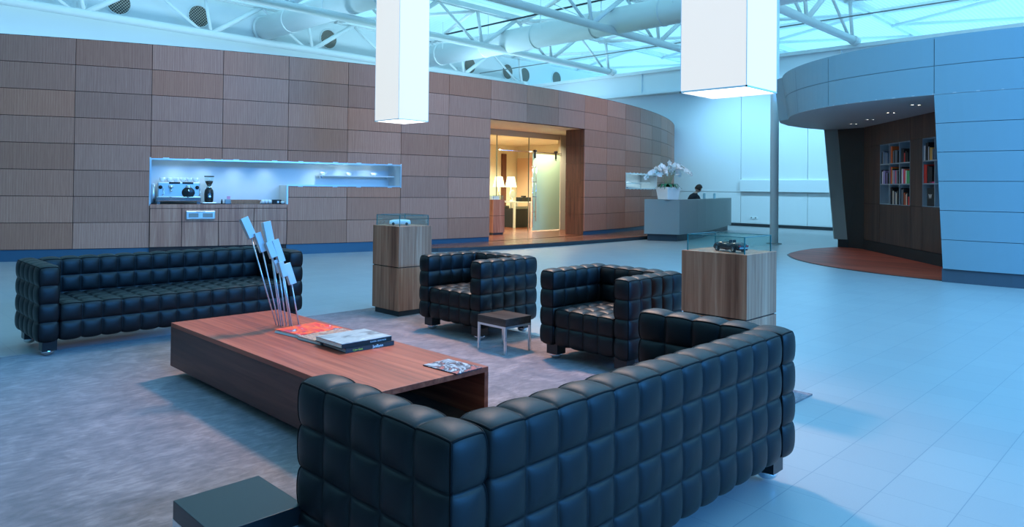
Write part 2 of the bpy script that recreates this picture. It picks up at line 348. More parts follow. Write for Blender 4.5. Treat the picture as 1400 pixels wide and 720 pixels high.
for i, s_ in enumerate((-6.1, -5.5, -4.85)):
    p = wp(s_, .30, 1.883); downlight(p, 'small downlight in the narrow display niche over its %s white bowl' % ('left', 'middle', 'right')[i], 'downlights of the narrow display niche'); spot_at((p[0], p[1], 1.87), 9, COOLW)
for i, s_ in enumerate((5.0, 5.5, 6.0, 6.5, 7.0, 7.5)):
    p = wp(s_, .25, 1.903)
    downlight(p, 'small downlight in the niche behind the orchids, %s from its left end' % ('first', 'second', 'third', 'fourth', 'fifth', 'sixth')[i], 'downlights of the niche behind the orchids')
    spot_at((p[0], p[1], 1.89), 14, COOLW)
# platform: raised parquet with dark edge
edge = [(9.7, 12.32), (9.9, 11.75), (10.3, 11.42), (11.0, 11.2), (12.2, 11.0), (14.0, 10.86), (16, 10.85), (17.6, 10.85), (18.6, 10.9), (20.0, 11.25), (22, 11.9), (24.5, 13.1), (26.5, 14.6)]
back = [(27.2, 16), (27.3, 23.9), (10.9, 23.9), (10.9, 12.12)]
mb = MB(); mb.prism([(x, y) for x, y in edge] + back, .0, .085); tag(mb.build('trim_platform_edge', M['dark']), kind='structure')
mb = MB(); mb.prism([(x, y) for x, y in edge] + back, .085, .10); tag(mb.build('floor_platform', M['parquet']), kind='structure')
# room behind the doorway
mb = MB(); mb.box((21.6, 14.6, .1), (21.8, 19.2, 3.1)); tag(mb.build('wall_room_right', M['cream']), kind='structure')
mb = MB(); mb.box((11.2, 19.2, .1), (21.8, 19.4, 3.1)); tag(mb.build('wall_room_back', M['cream']), kind='structure')
mb = MB(); mb.box((11.0, 12.6, .1), (11.2, 19.4, 3.1)); tag(mb.build('wall_room_left', M['cream']), kind='structure')
mb = MB(); mb.prism([(11.0, 12.75), (14, 12.5), (17.2, 12.75), (19.5, 13.3), (21.8, 14.2), (21.8, 19.4), (11.0, 19.4)], 3.095, 3.25); tag(mb.build('ceiling_room', M['cream']), kind='structure')
mb = MB(); mb.box((21.55, 14.6, .1), (21.6, 19.2, .2)); mb.box((11.2, 19.15, .1), (21.6, 19.2, .2)); tag(mb.build('baseboard_room', M['gap']), kind='structure')
for x_, y_, e_ in ((13.0, 16.5, 900), (16.2, 16.8, 900), (19.3, 16.8, 1300), (14.4, 13.3, 320), (17.0, 13.4, 220)): lamp('room_downlight', 'SPOT', (x_, y_, 3.07), e_, (1, .92, .76), spot_size=2.7, spot_blend=.6, shadow_soft_size=.12)
mb = MB(); mb.box((20.62, 19.12, .1), (20.85, 19.2, 2.75)); tag(mb.build('trim_room_column', M['reveal']), kind='structure')
mb = MB(); mb.box((21.52, 18.4, .1), (21.6, 19.15, 2.6)); tag(mb.build('door_1', M['beige']), kind='structure')
# glass front of the room
YG = 14.05
mb = MB(); mb.box((11.2, YG - .03, 2.93), (20.6, YG + .03, 3.095)); mb.box((17.78, YG - .05, .1), (21.6, YG + .05, 3.095)); tag(mb.build('trim_glass_front', M['cream']), kind='structure')
mb = MB(); mb.box((11.2, YG - .006, .1), (16.3, YG + .006, 2.93)); mb.box((16.32, YG - .006, 2.42), (17.78, YG + .006, 2.93)); tag(mb.build('window_1', M['glassg']), kind='structure')
mb = MB()
for x_ in (14.9, 16.31): mb.box((x_ - .008, YG - .012, .1), (x_ + .008, YG + .012, 2.93))
tag(mb.build('trim_glass_joint', M['shelf_']), kind='structure')
t = thing('sliding_glass_door', 'green tinted frameless sliding glass door with a tall steel ladder handle in the lit doorway', 'door', (17.08, YG - .06, .1))
mb = MB(); mb.box((-.66, -.006, .02), (.66, .006, 2.36)); mb.build('glass_pane', mat('frosted_green_glass', (.62, .82, .52), .3), t)
mb = MB(); mb.tube([(-2.2, -.04, 2.40), (.68, -.04, 2.40)], .014); mb.build('rail', M['chrome'], t, True)
for x in (-.58, .42):
    mb = MB(); mb.tube([(x, -.075, 2.44), (x, .02, 2.44)], .035); mb.box((x - .02, -.05, 2.22), (x + .02, -.008, 2.42)); mb.build('roller', M['blackm'], t)
h = MB(); h.tube([(-.56, -.06, .3), (-.56, -.06, 2.0)], .012); h.tube([(-.72, -.06, .12), (-.72, -.06, 2.0)], .012)
for z in (.6, 1.05, 1.5, 1.95): h.tube([(-.74, -.06, z), (-.54, -.06, z)], .01)
for z in (.45, 1.75): h.tube([(-.56, -.06, z), (-.56, -.004, z)], .01)
h.build('handle', M['chrome'], t, True)
# far wall
mb = MB(); mb.box((27.55, -15, 0), (27.8, 25, 6.5)); 
for y0, y1 in ((-15, -2.4), (-2.38, .1), (.12, 2.6), (2.62, 5.1), (5.12, 7.6), (7.62, 10.15), (10.17, 12.66), (12.68, 24.2)):
    mb.box((27.5, y0, .12), (27.56, y1, 1.33)); mb.box((27.5, y0, 1.35), (27.56, y1, 5.5))
tag(mb.build('wall_far', M['wallw']), kind='structure')
mb = MB(); mb.box((46, -15, 0), (46.2, 25, 9)); tag(mb.build('wall_rear', M['wallw']), kind='structure')
mb = MB(); mb.box((27.38, 4.0, 1.36), (27.5, 12.66, 1.82)); tag(mb.build('trim_6', M['wallw'], bevel=.01), kind='structure')
mb = MB(); mb.box((27.46, -15, 0), (27.54, 24.2, .11)); tag(mb.build('baseboard_far', M['dark']), kind='structure')
mb = MB(); mb.box((27.12, -12, 5.55), (27.5, 24.2, 6.5), 0); mb.box((27.0, -12, 6.42), (27.5, 24.2, 6.55), 0); mb.box((27.0, -12, 5.5), (27.5, 24.2, 5.58), 0)
for y in (16.9, 8.9, 1.0): mb.box((27.04, y - .01, 5.5), (27.14, y + .01, 6.5))
tag(mb.build('trim_beam', M['steelw']), kind='structure')
mb = MB(); mb.box((-11.2, -15, 0), (-11, 24.4, 8.4)); tag(mb.build('wall_behind', mat('dark_grey_wall', (.12, .12, .13), .8)), kind='structure')  # unseen wall, put in and kept dark to cut reflections in the leather
mb = MB(); mb.box((-11, -15.2, 0), (46, -15, 8.4)); tag(mb.build('wall_right', mat('grey_blue_wall', (.18, .22, .30), .8)), kind='structure')  # unseen wall, put in to block side light, dark so the leather stays black
mb = MB(); mb.box((-11, 24.2, 0), (46, 24.4, 9)); tag(mb.build('wall_side', M['wallw']), kind='structure')
o = thing('wall_socket', 'small white socket plate low on the far wall left of the column', 'socket', (27.49, 12.15, .35))
mb = MB(); mb.box((-.012, -.16, -.05), (.01, .16, .05)); mb.build('plate', M['ceram'], o, bevel=.004)
for y in (-.08, .08): mb = MB(); mb.tube([(-.02, y, 0), (-.008, y, 0)], .028); mb.build('outlet', M['grey'], o)
# roof
mb = MB(); ops = [(-2, 4, 12.5, 9.5), (7, -7, 17, -1)]
holes2 = [(3.5, 12.5, .5, 9.5), (7, 17, -7, -1)]  # unseen openings in the deck, made to fit the added overhead lights
for q in rect_minus((-11, 46.2, -15, 24.4), holes2): mb.face([(q[0], q[2], 8.25), (q[0], q[3], 8.25), (q[1], q[3], 8.25), (q[1], q[2], 8.25)])
tag(mb.build('ceiling', M['deck']), kind='structure')
# ------------------------------------------------------------------ roof trusses (tubes along X)
def truss(y, z, label, x0=-9.0, top=True, sh=0):
    t = thing('roof_truss', label, 'truss', (0, y, z), 0, 'white tubular roof trusses')
    mb = MB(); mb.tube([(x0, 0, 0), (27.0, 0, 0)], .13, 14); mb.tube([(26.7, 0, 0), (27.1, 0, 0)], .16, 14); mb.build('bottom_chord', M['steelw'], t, True)
    mb = MB(); H = 1.35
    for dy in (-.12, .12): mb.box((x0, dy - .05, H - .12), (45.9, dy + .05, H + .05))
    mb.build('top_chord', M['steelw'], t)
    x = 26.7
    while x > x0 + 1:
        a = MB(); a.tube([(x, 0, .02), (x - .25, 0, H - .08)], .06, 8); a.build('vertical_strut', M['steelw'], t, True)
        if x + 1.9 < 27:
            a = MB(); a.tube([(x, 0, .02), (x + 1.9, 0, H - .08)], .085, 8); a.build('diagonal_brace', M['steelw'], t, True)
        a = MB(); a.tube([(x - .3, 0, .02), (x - 2.2, 0, H - .08)], .05, 8); a.build('diagonal_brace', M['steelw'], t, True)
        a = MB(); a.tube([(x, 0, .1), (x + .8, 2.2, 1.2)], .016, 6); a.build('tie_rod', M['steelw'], t)
        x -= 4.05
truss(23.5, 6.6, 'white tubular roof truss running along the wall with round vents')
truss(18.35, 6.65, 'white tubular roof truss second in from the vented wall')
truss(13.45, 6.65, 'white tubular roof truss passing just left of the right pendant lamp')
truss(8.42, 6.65, 'white tubular roof truss ending above the blue grey booth, right of both pendants')
for y, l in ((3.4, 'white pipe running under the roof deck over the blue grey booth'), (-1.6, 'white pipe under the roof deck at the right edge of the photo')):
    mb = MB(); mb.tube([(-9, y, 7.6), (45.9, y, 7.6)], .1, 10); tag(mb.build('roof_pipe', M['steelw'], smooth=True), l, 'pipe')
def purlins():
    for i, x in enumerate((15.6, 22.6, 29.6, 36.6)):
        mb = MB(); mb.box((x - .06, -14, 8.02), (x + .06, 24.1, 8.22)); mb.box((x - .12, -14, 8.0), (x + .12, 24.1, 8.03)); tag(mb.build('roof_purlin', M['steelw']), 'white steel purlin under the roof deck, %s one going toward the rear' % ('first', 'second', 'third', 'fourth')[i], 'beam', 'white roof purlins')
purlins()
ys_ = (23.5, 18.35, 13.45, 8.42, 3.4, -1.6)
on_ = ('the round vents', 'the left pendant', 'the right pendant', 'the booth', 'the right edge')
for i in range(5):
    t = thing('roof_bracing', 'white zigzag tube bracing between the roof trusses above %s' % on_[i], 'bracing', (0, ys_[i], 7.85))
    x = 41.6; k = 0
    while x > 6:
        q = MB(); dx = 2.6; ya, yb = (0, ys_[i + 1] - ys_[i]) if k % 2 == 0 else (ys_[i + 1] - ys_[i], 0)
        q.tube([(x, ya, 0), (x - dx, yb, .05)], .07, 8); q.build('brace_tube', M['steelw'], t, True); x -= dx; k += 1
def duct(x, z, y0, y1, r, label, st=2.6):
    t = thing('air_duct', label, 'air duct', (x, y1, z))
    mb = MB(); mb.tube([(0, 0, 0), (0, y0 - y1, 0)], r, 32); mb.build('duct_body', M['steelw'], t, True)
    mb = MB(); mb.tube([(0, .0, 0), (0, -.12, 0)], r + .05, 32); mb.build('end_collar', M['steelw'], t, True)
    y = -2.0
    while y > y0 - y1:
        a = MB(); a.tube([(0, y, 0), (0, y - .06, 0)], r + .02, 32); a.build('seam_ring', M['steelw'], t, True)
        a = MB(); a.tube([(-r - .02, y - .6, .1), (-r - .02, y - .6, 8.2 - z)], .014, 6); a.build('hanger_rod', M['steelw'], t)
        y -= st
duct(12.84, 7.25, -6, 24.15, .43, 'thick white round air duct leaving the vented wall near its left end')
duct(20.0, 7.0, -6, 24.15, .44, 'long white round air duct crossing behind the two pendant lamps')
mb = MB(); mb.tube([(19.4, 24, 7.62), (19.4, -8, 7.62)], .035, 8); tag(mb.build('sprinkler_pipe', M['dark'], smooth=True), 'thin dark pipe running above the long round duct', 'pipe')
mb = MB(); mb.tube([(24.2, 24, 6.9), (24.2, -8, 6.9)], .022, 8); tag(mb.build('sprinkler_pipe', M['grey'], smooth=True), 'very thin grey pipe crossing under the roof toward the blue grey booth', 'pipe')
for i, (x, z, ) in enumerate(((7.66, 7.28), (10.35, 7.3), (15.72, 7.3), (23.7, 7.24), (26.37, 7.26), (27.69, 7.24), (30.3, 7.35))):
    t = thing('round_vent', 'dark round mesh vent high on the left wall, %s from the left end' % ('first', 'second', 'third', 'fourth', 'fifth', 'sixth', 'seventh')[i], 'vent', (x, 24.2, z), 0, 'round mesh vents on the high wall')
    mb = MB(); mb.tube([(0, -.02, 0), (0, 0, 0)], .38, 32); mb.build('mesh_disc', M['vent'], t)
    mb = MB(); mb.tube([(.39 * math.cos(q * PI / 16), -.02, .39 * math.sin(q * PI / 16)) for q in range(32)], .025, 8, closed=True); mb.build('rim', M['steelw'], t, True)
# column
t = thing('round_column', 'slim round grey steel column standing on the floor before the far wall', 'column', (19.26, 7.96, 0))
mb = MB(); mb.tube([(0, 0, .0), (0, 0, 8.2)], .105, 24); mb.build('shaft', mat('column_grey', (.78, .82, .83), .4), t, True)
mb = MB(); mb.lathe([(.19, 0), (.19, .02), (.11, .03)]); mb.build('base_plate', M['grey'], t, True)
# ------------------------------------------------------------------ blue grey booth
BC = (17.74, 2.54); BR = 4.284; RZ = .465; BT = .21 + 8 * RZ; CZ = .21 + 6 * RZ
def bp(a, z=0, off=0):               # a in degrees round the booth centre
    tq = max(0.0, min(1.0, (150 - a) / 40.0)) if a < 150 else 0
    r = BR - off - .14 * tq * (BT - z) / (BT - CZ) * (1 if z > CZ - .5 else 0)
    return (BC[0] + r * math.cos(math.radians(a)), BC[1] + r * math.sin(math.radians(a)), z)
gp = .3
tip = [(16.35, 6.66), (16.9, 6.86), (17.7, 7.0), (18.6, 6.98), (19.55, 6.78)]
mb = MB()
def bface(a0, a1, z0, z1, slope=None, mi=0, off=0):
    n = max(1, int((a1 - a0) / 2.2))
    for i in range(n):
        p, q = a0 + (a1 - a0) * i / n, a0 + (a1 - a0) * (i + 1) / n
        mb.face([bp(p, z0, off), bp(p, z1, off), bp(q, z1, off), bp(q, z0, off)], mi)
joints = [113, 131, 147, 173.2, 196, 219, 242, 262]
for i in range(len(joints) - 1):
    a0, a1 = joints[i], joints[i + 1]
    for jz in range(8):
        if a1 <= 174 and jz < 6: continue
        z0, z1 = .21 + jz * RZ + .004, .21 + (jz + 1) * RZ - .004
        if abs(a0 - 173.2) < .1 and jz < 6:     # the opening's right edge leans
            f0 = a0 + 1.7 * (6 - jz) / 6; f1 = a0 + 1.7 * (5 - jz) / 6
            n = 9; A = [f0 + (a1 - f0) * k / n for k in range(n + 1)]; B = [f1 + (a1 - f1) * k / n for k in range(n + 1)]
            for k in range(n): mb.face([bp(A[k], z0), bp(B[k], z1), bp(B[k + 1], z1), bp(A[k + 1], z0)])
            mb.face([bp(A[0], z0), bp(A[0], z0, .3), bp(B[0], z1, .3), bp(B[0], z1)], 0)
        else: bface(a0 + .06, a1 - .06, z0, z1)
for i in range(0, 22): 
    a0, a1 = 174.9 + i * 4, 178.9 + i * 4
    mb.face([bp(a0, .21, .02), bp(a0, CZ, .02), bp(a1, CZ, .02), bp(a1, .21, .02)], 1)
for i in range(0, 38):
    a0, a1 = 113 + i * 4, 117 + i * 4
    mb.face([bp(a0, CZ, .02), bp(a0, BT, .02), bp(a1, BT, .02), bp(a1, CZ, .02)], 1)
pts = [bp(113, CZ)] + [(x, y, CZ) for x, y in tip]; ptt = [bp(113, BT)] + [(x - .02, y + .1, BT) for x, y in tip]
for i in range(len(pts) - 1): mb.face([pts[i], pts[i + 1], ptt[i + 1], ptt[i]])
tag(mb.build('wall_booth', [M['greyp'], mat('booth_joint', (.12, .15, .18), .7)]), kind='structure')
arc = [bp(a)[:2] for a in range(113, 265, 4)]
arcC = [bp(a, CZ)[:2] for a in range(113, 265, 4)]
rest = [(20.6, -2.0), (23.0, -1.0), (23.4, 3.5), (21.6, 6.3)]
mb = MB(); mb.prism(list(reversed(arcC)) + [p for p in tip] + rest[::-1], CZ, CZ + .02); tag(mb.build('ceiling_booth', M['soffit']), kind='structure')
mb = MB(); mb.prism(list(reversed(arc)) + [p for p in tip] + rest[::-1], BT - .03, BT); tag(mb.build('trim_booth_roof', M['greyp']), kind='structure')
mb = MB(); n = 22
for i in range(n):
    a0, a1 = 174.6 + i * 4, 178.6 + i * 4; mb.face([bp(a0, 0, .03), bp(a0, .21, .03), bp(a1, .21, .03), bp(a1, 0, .03)])
mb.face([bp(174.6, 0, .03), bp(174.6, 0, .4), bp(174.6, .21, .4), bp(174.6, .21, .03)]); tag(mb.build('baseboard_booth', mat('booth_plinth', (.07, .085, .11), .4)), kind='structure')
# floor disc
disc = [(BC[0] + 4.12 * math.cos(math.radians(a)), BC[1] + 4.12 * math.sin(math.radians(a))) for a in range(118, 185, 3)]
poly = list(reversed(disc)) + [(16.2, 6.38), (16.75, 6.52), (17.5, 6.62), (18.4, 6.66), (19.42, 6.48), (19.6, 5.5), (16.8, 3.0), (14.5, 2.2)]
mb = MB(); mb.prism(poly, 0, .012); tag(mb.build('floor_booth', M['parquet2']), kind='structure')
mb = MB(); mb.prism([(BC[0] + (p[0] - BC[0]) * 1.008, BC[1] + (p[1] - BC[1]) * 1.008) for p in poly], 0, .007); tag(mb.build('trim_7', M['dark']), kind='structure')
# pier at the far end of the opening
mb = MB(); z0 = .21
mb.hexa([(19.38, 6.50, z0), (19.49, 6.24, z0), (19.75, 6.3, z0), (19.6, 6.6, z0)], [(19.42, 6.78, CZ), (19.56, 6.50, CZ), (19.8, 6.5, CZ), (19.6, 6.82, CZ)]); tag(mb.build('wall_pier', M['grey']), kind='structure')
mb = MB(); mb.hexa([(19.49, 6.24, z0), (19.29, 5.81, z0), (19.45, 5.7, z0), (19.7, 6.2, z0)], [(19.56, 6.50, CZ), (19.32, 5.78, CZ), (19.45, 5.7, CZ), (19.7, 6.4, CZ)]); tag(mb.build('wall_booth_end', M['blackm']), kind='structure')
mb = MB(); mb.hexa([(19.42, 6.44, .0), (19.5, 6.22, .0), (19.75, 6.3, .0), (19.6, 6.5, .0)], [(19.42, 6.44, z0), (19.5, 6.22, z0), (19.75, 6.3, z0), (19.6, 6.5, z0)])
mb.hexa([(19.5, 6.22, 0), (19.31, 5.83, 0), (19.5, 5.7, 0), (19.7, 6.2, 0)], [(19.5, 6.22, z0), (19.31, 5.83, z0), (19.5, 5.7, z0), (19.7, 6.2, z0)]); tag(mb.build('baseboard_pier', M['blackm']), kind='structure')
# book wall
B0, B1 = Vector((19.29, 5.81, 0)), Vector((15.0, 2.717, 0)); bl = (B1 - B0).length; bu = (B1 - B0).normalized(); bn = Vector((bu.y, -bu.x, 0)).normalized()
if bn.x > 0: bn = -bn                              # toward the viewer
BM = Matrix.Translation(B0) @ Matrix(((bu.x, -bn.x, 0, 0), (bu.y, -bn.y, 0, 0), (0, 0, 1, 0), (0, 0, 0, 1)))   # x along, y into the wall
L = 3.9327
u1a, u1b, u2a, u2b = .249 * L, .649 * L, .794 * L, 1.06 * L; zs0, zs1 = 1.135, 2.51
bholes = [(u1a, u1b, zs0, zs1), (u2a, u2b, zs0, zs1)]
mb = MB()
cols = [0.0, .60 * 1.0 - .02, 1.35, u1b + .01, u2a - .01, u2b + .05, bl]
cols = [0, u1a - .01, u1b + .01, u2a - .01, u2b + .05, bl]
for i in range(len(cols) - 1):
    for zz in ((.25, zs0 - .01), (zs0 + .0, zs1 + .0), (zs1 + .01, CZ)):
        for q in rect_minus((cols[i] + .004, cols[i + 1] - .004, zz[0], zz[1]), bholes): mb.box((q[0], 0, q[2]), (q[1], .03, q[3]), 0, BM)
for q in rect_minus((0, bl, .0, CZ), bholes): mb.box((q[0], .03, q[2]), (q[1], .06, q[3]), 1, BM)
mb.box((0, .45, 0), (bl, .5, CZ), 1, BM)
tag(mb.build('wall_books', [M['dwood'], M['groove']]), kind='structure')
mb = MB(); mb.box((0, -.02, .0), (bl, .03, .24), 0, BM); tag(mb.build('baseboard_books', M['blackm']), kind='structure')
M['shelf'] = mat('grey_shelf', (.30, .38, .45), .5)
def shelfunit(u0, u1, cols_, label):
    t = thing('bookcase', label, 'bookcase', (0, 0, 0)); t.matrix_world = BM @ Matrix.Translation((u0, 0, zs0))
    W = u1 - u0; Hh = zs1 - zs0; th = .012
    a = MB(); a.box((0, .0, 0), (W, .31, th)); a.box((0, 0, Hh - th), (W, .31, Hh)); a.box((0, 0, 0), (th, .31, Hh)); a.box((W - th, 0, 0), (W, .31, Hh)); a.box((0, .30, 0), (W, .32, Hh)); a.build('carcass', M['shelf'], t)
    for k in range(1, cols_): a = MB(); a.box((W * k / cols_ - .01, 0, th), (W * k / cols_ + .01, .30, Hh - th)); a.build('divider', M['shelf'], t)
    for k in (1, 2): a = MB(); a.box((th, 0.002, Hh * k / 3 - .01), (W - th, .30, Hh * k / 3 + .01)); a.build('shelf', M['shelf'], t)
    return t
shelfunit(u1a, u1b, 3, 'grey built-in bookcase with nine square compartments in the dark wood booth wall')
shelfunit(u2a, u2b, 2, 'grey built-in bookcase half hidden behind the booth front wall')
bookcols = {}
def bmat(c):
    k = tuple(c)
    if k not in bookcols: bookcols[k] = mat('book_cover', c, .5)
    return bookcols[k]
pagem = mat('book_pages', (.75, .72, .65), .8)
BK, WH, RD, OR, GY, BL, PK, GN, YL, PU, CR = (.012, .012, .014), (.75, .77, .80), (.65, .03, .02), (.85, .16, .03), (.2, .23, .27), (.10, .18, .30), (.75, .05, .20), (.08, .40, .14), (.75, .42, .08), (.28, .24, .50), (.7, .62, .5)
cn = {BK: 'black', WH: 'white', RD: 'red', OR: 'orange', GY: 'grey', BL: 'dark blue', PK: 'pink', GN: 'green', YL: 'yellow', PU: 'purple', CR: 'cream'}
def book(u, z, th, h, d, c, label, group, lie=False, x1=None, face=None):
    t = thing('book', label, 'book', (0, 0, 0), 0, group); t.matrix_world = BM @ Matrix.Translation((u, .02, z))
    cv, pg = MB(), MB()
    if lie:
        cv.box((0, 0, 0), (h, d, .005)); cv.box((0, 0, th - .005), (h, d, th)); cv.box((0, 0, .005), (h, .005, th - .005)); pg.box((.004, .005, .005), (h - .004, d - .005, th - .005))
    else:
        cv.box((0, 0, 0), (.003, d, h)); cv.box((th - .003, 0, 0), (th, d, h)); cv.box((.003, 0, 0), (th - .003, .004, h)); pg.box((.003, .004, .004), (th - .003, d - .005, h - .006))
    cv.build('cover', bmat(c), t); pg.build('pages', pagem, t)
    return t
CW = (u1b - u1a) / 3; CHh = (zs1 - zs0) / 3
rn = ('top', 'middle', 'bottom'); ln = ('left', 'middle', 'right')
def fill(u0, row, lst, where, tilt=0):
    z = zs1 - (row + 1) * CHh + .012; u = u0 + .02; seen = {}
    ordn = ['first', 'second', 'third', 'fourth', 'fifth', 'sixth', 'seventh', 'eighth', 'ninth', 'tenth', 'eleventh', 'twelfth']
    for i, (c, th, h) in enumerate(lst):
        if c is None: u += th; continue
        seen[c] = seen.get(c, 0) + 1
        book(u, z, th, h, .22, c, '%s book, %s from the left, %s' % (cn[c], ordn[i], where), 'books in the %s' % where); u += th + .002
w1 = lambda r, c: '%s row %s compartment of wide bookcase' % (rn[r], ln[c])
fill(u1a, 0, [(None, .03, 0), (BK, .05, .27), (GY, .04, .3), (BL, .06, .28), (BL, .05, .26), (GY, .07, .26), (BL, .06, .24)], w1(0, 0))
fill(u1a + CW, 0, [(OR, .045, .38), (OR, .03, .36), (None, .04, 0), (GY, .05, .27), (BK, .07, .29), (GY, .08, .28), (BK, .06, .26)], w1(0, 1))
fill(u1a + 2 * CW, 0, [(None, .03, 0), (BK, .07, .30), (BK, .06, .28), (RD, .05, .2), (BK, .08, .24), (BK, .07, .2)], w1(0, 2))
fill(u1a, 1, [(BK, .05, .32), (WH, .05, .28), (PU, .06, .30), (PU, .06, .30), (BK, .06, .26), (PU, .05, .25), (BK, .05, .24)], w1(1, 0))
fill(u1a + CW, 1, [(RD, .05, .38), (YL, .02, .36), (BK, .03, .34), (CR, .03, .3), (PU, .06, .3), (GY, .05, .28), (PK, .04, .28), (GY, .07, .3), (BK, .05, .28)], w1(1, 1))
fill(u1a + 2 * CW, 1, [(BK, .05, .36), (WH, .05, .32), (PU, .03, .31), (PK, .05, .30), (OR, .02, .31), (RD, .03, .29), (WH, .05, .28), (GN, .06, .28), (GN, .07, .27)], w1(1, 2))
fill(u1a + CW, 2, [(BK, .06, .38), (BK, .05, .35), (CR, .05, .3), (BK, .05, .3), (GY, .07, .28), (CR, .04, .25), (BK, .07, .3)], w1(2, 1))
fill(u1a + 2 * CW, 2, [(BK, .05, .36), (GY, .06, .33), (BK, .05, .35), (OR, .03, .26), (BK, .04, .25), (OR, .03, .22), (CR, .04, .24), (BK, .05, .26), (RD, .05, .18)], w1(2, 2))
CW2 = (u2b - u2a) / 2; w2 = lambda r, c: '%s row %s compartment of half hidden bookcase' % (rn[r], ln[c])
fill(u2a, 0, [(WH, .05, .3), (None, .02, 0), (BK, .06, .35), (BK, .05, .36), (WH, .03, .27), (BK, .04, .27), (YL, .05, .25), (YL, .04, .24), (GY, .04, .22)], w2(0, 0))
fill(u2a, 1, [(RD, .07, .38), (RD, .05, .37), (None, .02, 0), (BK, .06, .35), (BK, .07, .33), (BK, .07, .32)], w2(1, 0))
book(u2a + .24, zs1 - 2 * CHh + .012 - .0, .03, .26, .2, PK, 'pink book lying flat in the middle row of the half hidden bookcase', 'flat books', lie=True)
b = book(u2a + .16, zs0 + .014, .05, .36, .26, BK, 'black book with white letter W facing out in the half hidden bookcase', 'display books')
mb = MB(); mb.box((0.05, -.0, 0), (.30, .012, .36)); mb.build('front_cover', M['blackm'], b)
def text(s, size, M_, mt, parent=None, ext=.001):
    cu = bpy.data.curves.new('lettering', 'FONT'); cu.body = s; cu.size = size; cu.extrude = ext; cu.materials.append(mt); o = bpy.data.objects.new('lettering_curve', cu); C.objects.link(o); bpy.context.view_layer.update()
    me = bpy.data.meshes.new_from_object(o.evaluated_get(bpy.context.evaluated_depsgraph_get())); bpy.data.objects.remove(o); o = bpy.data.objects.new('lettering', me); C.objects.link(o)
    if not me.materials: me.materials.append(mt)
    if parent: o.parent = parent
    o.matrix_local = M_; return o
text('W', .13, Matrix.Translation((.07, -.003, .15)) @ Matrix.Rotation(PI / 2, 4, 'X'), M['ceram'], b)
for i, p in enumerate(((18.138, 5.686), (17.227, 5.067), (16.004, 4.343), (14.836, 3.632))):
    for q in (-.06, .06):
        downlight((p[0] + q * .73, p[1] - q * .68, CZ - .0), 'small downlight in the booth soffit, %s of the %s pair from the tip' % ('left' if q < 0 else 'right', ('first', 'second', 'third', 'fourth')[i]), 'downlights of the booth soffit', r=.03)
    lamp('downlight_beam', 'SPOT', (p[0], p[1], CZ - .03), 14, (1, .85, .7), spot_size=1.6, spot_blend=.8, shadow_soft_size=.04)
# ================================================================== furniture
# coffee cabinet under the niche
t = thing('coffee_cabinet', 'walnut cabinet with a counter below the coffee niche in the wood wall', 'cabinet', wp(S(-5), 0, 0)); tl = Vector(t.location)
def cpart(name, m_, s0, s1, z0, z1, o0=-.05, o1=.03, par=None):
    a = MB(); curved(a, s0, s1, z0, z1, o0, o1); a.v = [tuple(Vector(p) - tl) for p in a.v]; return a.build(name, m_, par or t)
cpart('carcass', M['groove'], S(-6), S(-4) - .02, .0, 1.0, -.03, .1)
cpart('worktop', M['cab'], S(-6), S(-4) - .015, .955, 1.03, -.05, .55)
cs = [S(-6), -8.876, -8.205, -7.532, S(-4) - .015]
for i in range(4):
    cpart('drawer_front', M['cab'], cs[i] + .006, cs[i + 1] - .006, .70, .945); cpart('door', M['cab'], cs[i] + .006, cs[i + 1] - .006, .225, .69)
cpart('plinth', M['kick'], S(-6), S(-4) - .02, .0, .215, -.02, .0)
t = thing('paper_towel_dispenser', 'wide steel dispenser with two dark openings set into the coffee cabinet front', 'dispenser', wp(-8.54, -.072, .74))
a0 = (-8.54 / WR) ; t.rotation_euler = (0, 0, a0)
mb = MB(); mb.box((-.27, -.03, 0), (.27, .02, .17)); mb.build('housing', M['alu'], t, bevel=.02)
for x in (-.13, .13): mb = MB(); mb.box((x - .09, -.036, .04), (x + .09, -.028, .12)); mb.build('opening', M['grey'], t)
mb = MB(); mb.box((-.08, -.036, .145), (.08, -.028, .155)); mb.build('slot', M['blackm'], t)
# espresso machine
zc = 1.032
def wthing(name, label, cat, s, off, z=zc, group=None): return thing(name, label, cat, wp(s, off, z), s / WR, group)
t = wthing('espresso_machine', 'chrome two group espresso machine at the left end of the coffee niche', 'coffee machine', -8.93, .28)
mb = MB(); mb.box((-.38, -.2, .13), (.38, .2, .42)); mb.build('housing', M['alu'], t, bevel=.02)
mb = MB(); mb.box((-.40, -.24, .05), (.40, .2, .14)); mb.build('drip_tray', M['chrome'], t, bevel=.01)
mb = MB(); mb.box((-.18, -.21, .385), (.02, -.195, .42)); mb.box((.06, -.21, .385), (.26, -.195, .42)); mb.build('display', M['black'], t)
for x in (-.36, .36):
    mb = MB(); mb.box((x - .03, -.2, 0), (x + .03, .18, .05)); mb.build('foot', M['chrome'], t)
for x in (-.14, .17):
    mb = MB(); mb.tube([(x, -.24, .31), (x, -.24, .35)], .045, 16); mb.tube([(x, -.21, .36), (x, -.21, .33)], .05, 16); mb.tube([(x, -.24, .30), (x, -.30, .27), (x, -.36, .25)], .016, 8); mb.build('group_head', M['chrome'], t, True)
mb = MB(); mb.ball((.17, -.22, .22), (.12, .03, .11), 18); mb.build('round_badge', M['black'], t, True)
for x in (-.33, .33):
    mb = MB(); mb.tube([(x, -.2, .32), (x, -.24, .32)], .035, 14); mb.build('steam_knob', M['blackm'], t, True)
    mb = MB(); mb.tube([(x + .05, -.22, .3), (x + .06, -.25, .2), (x + .03, -.25, .16)], .008, 8); mb.build('steam_wand', M['chrome'], t, True)
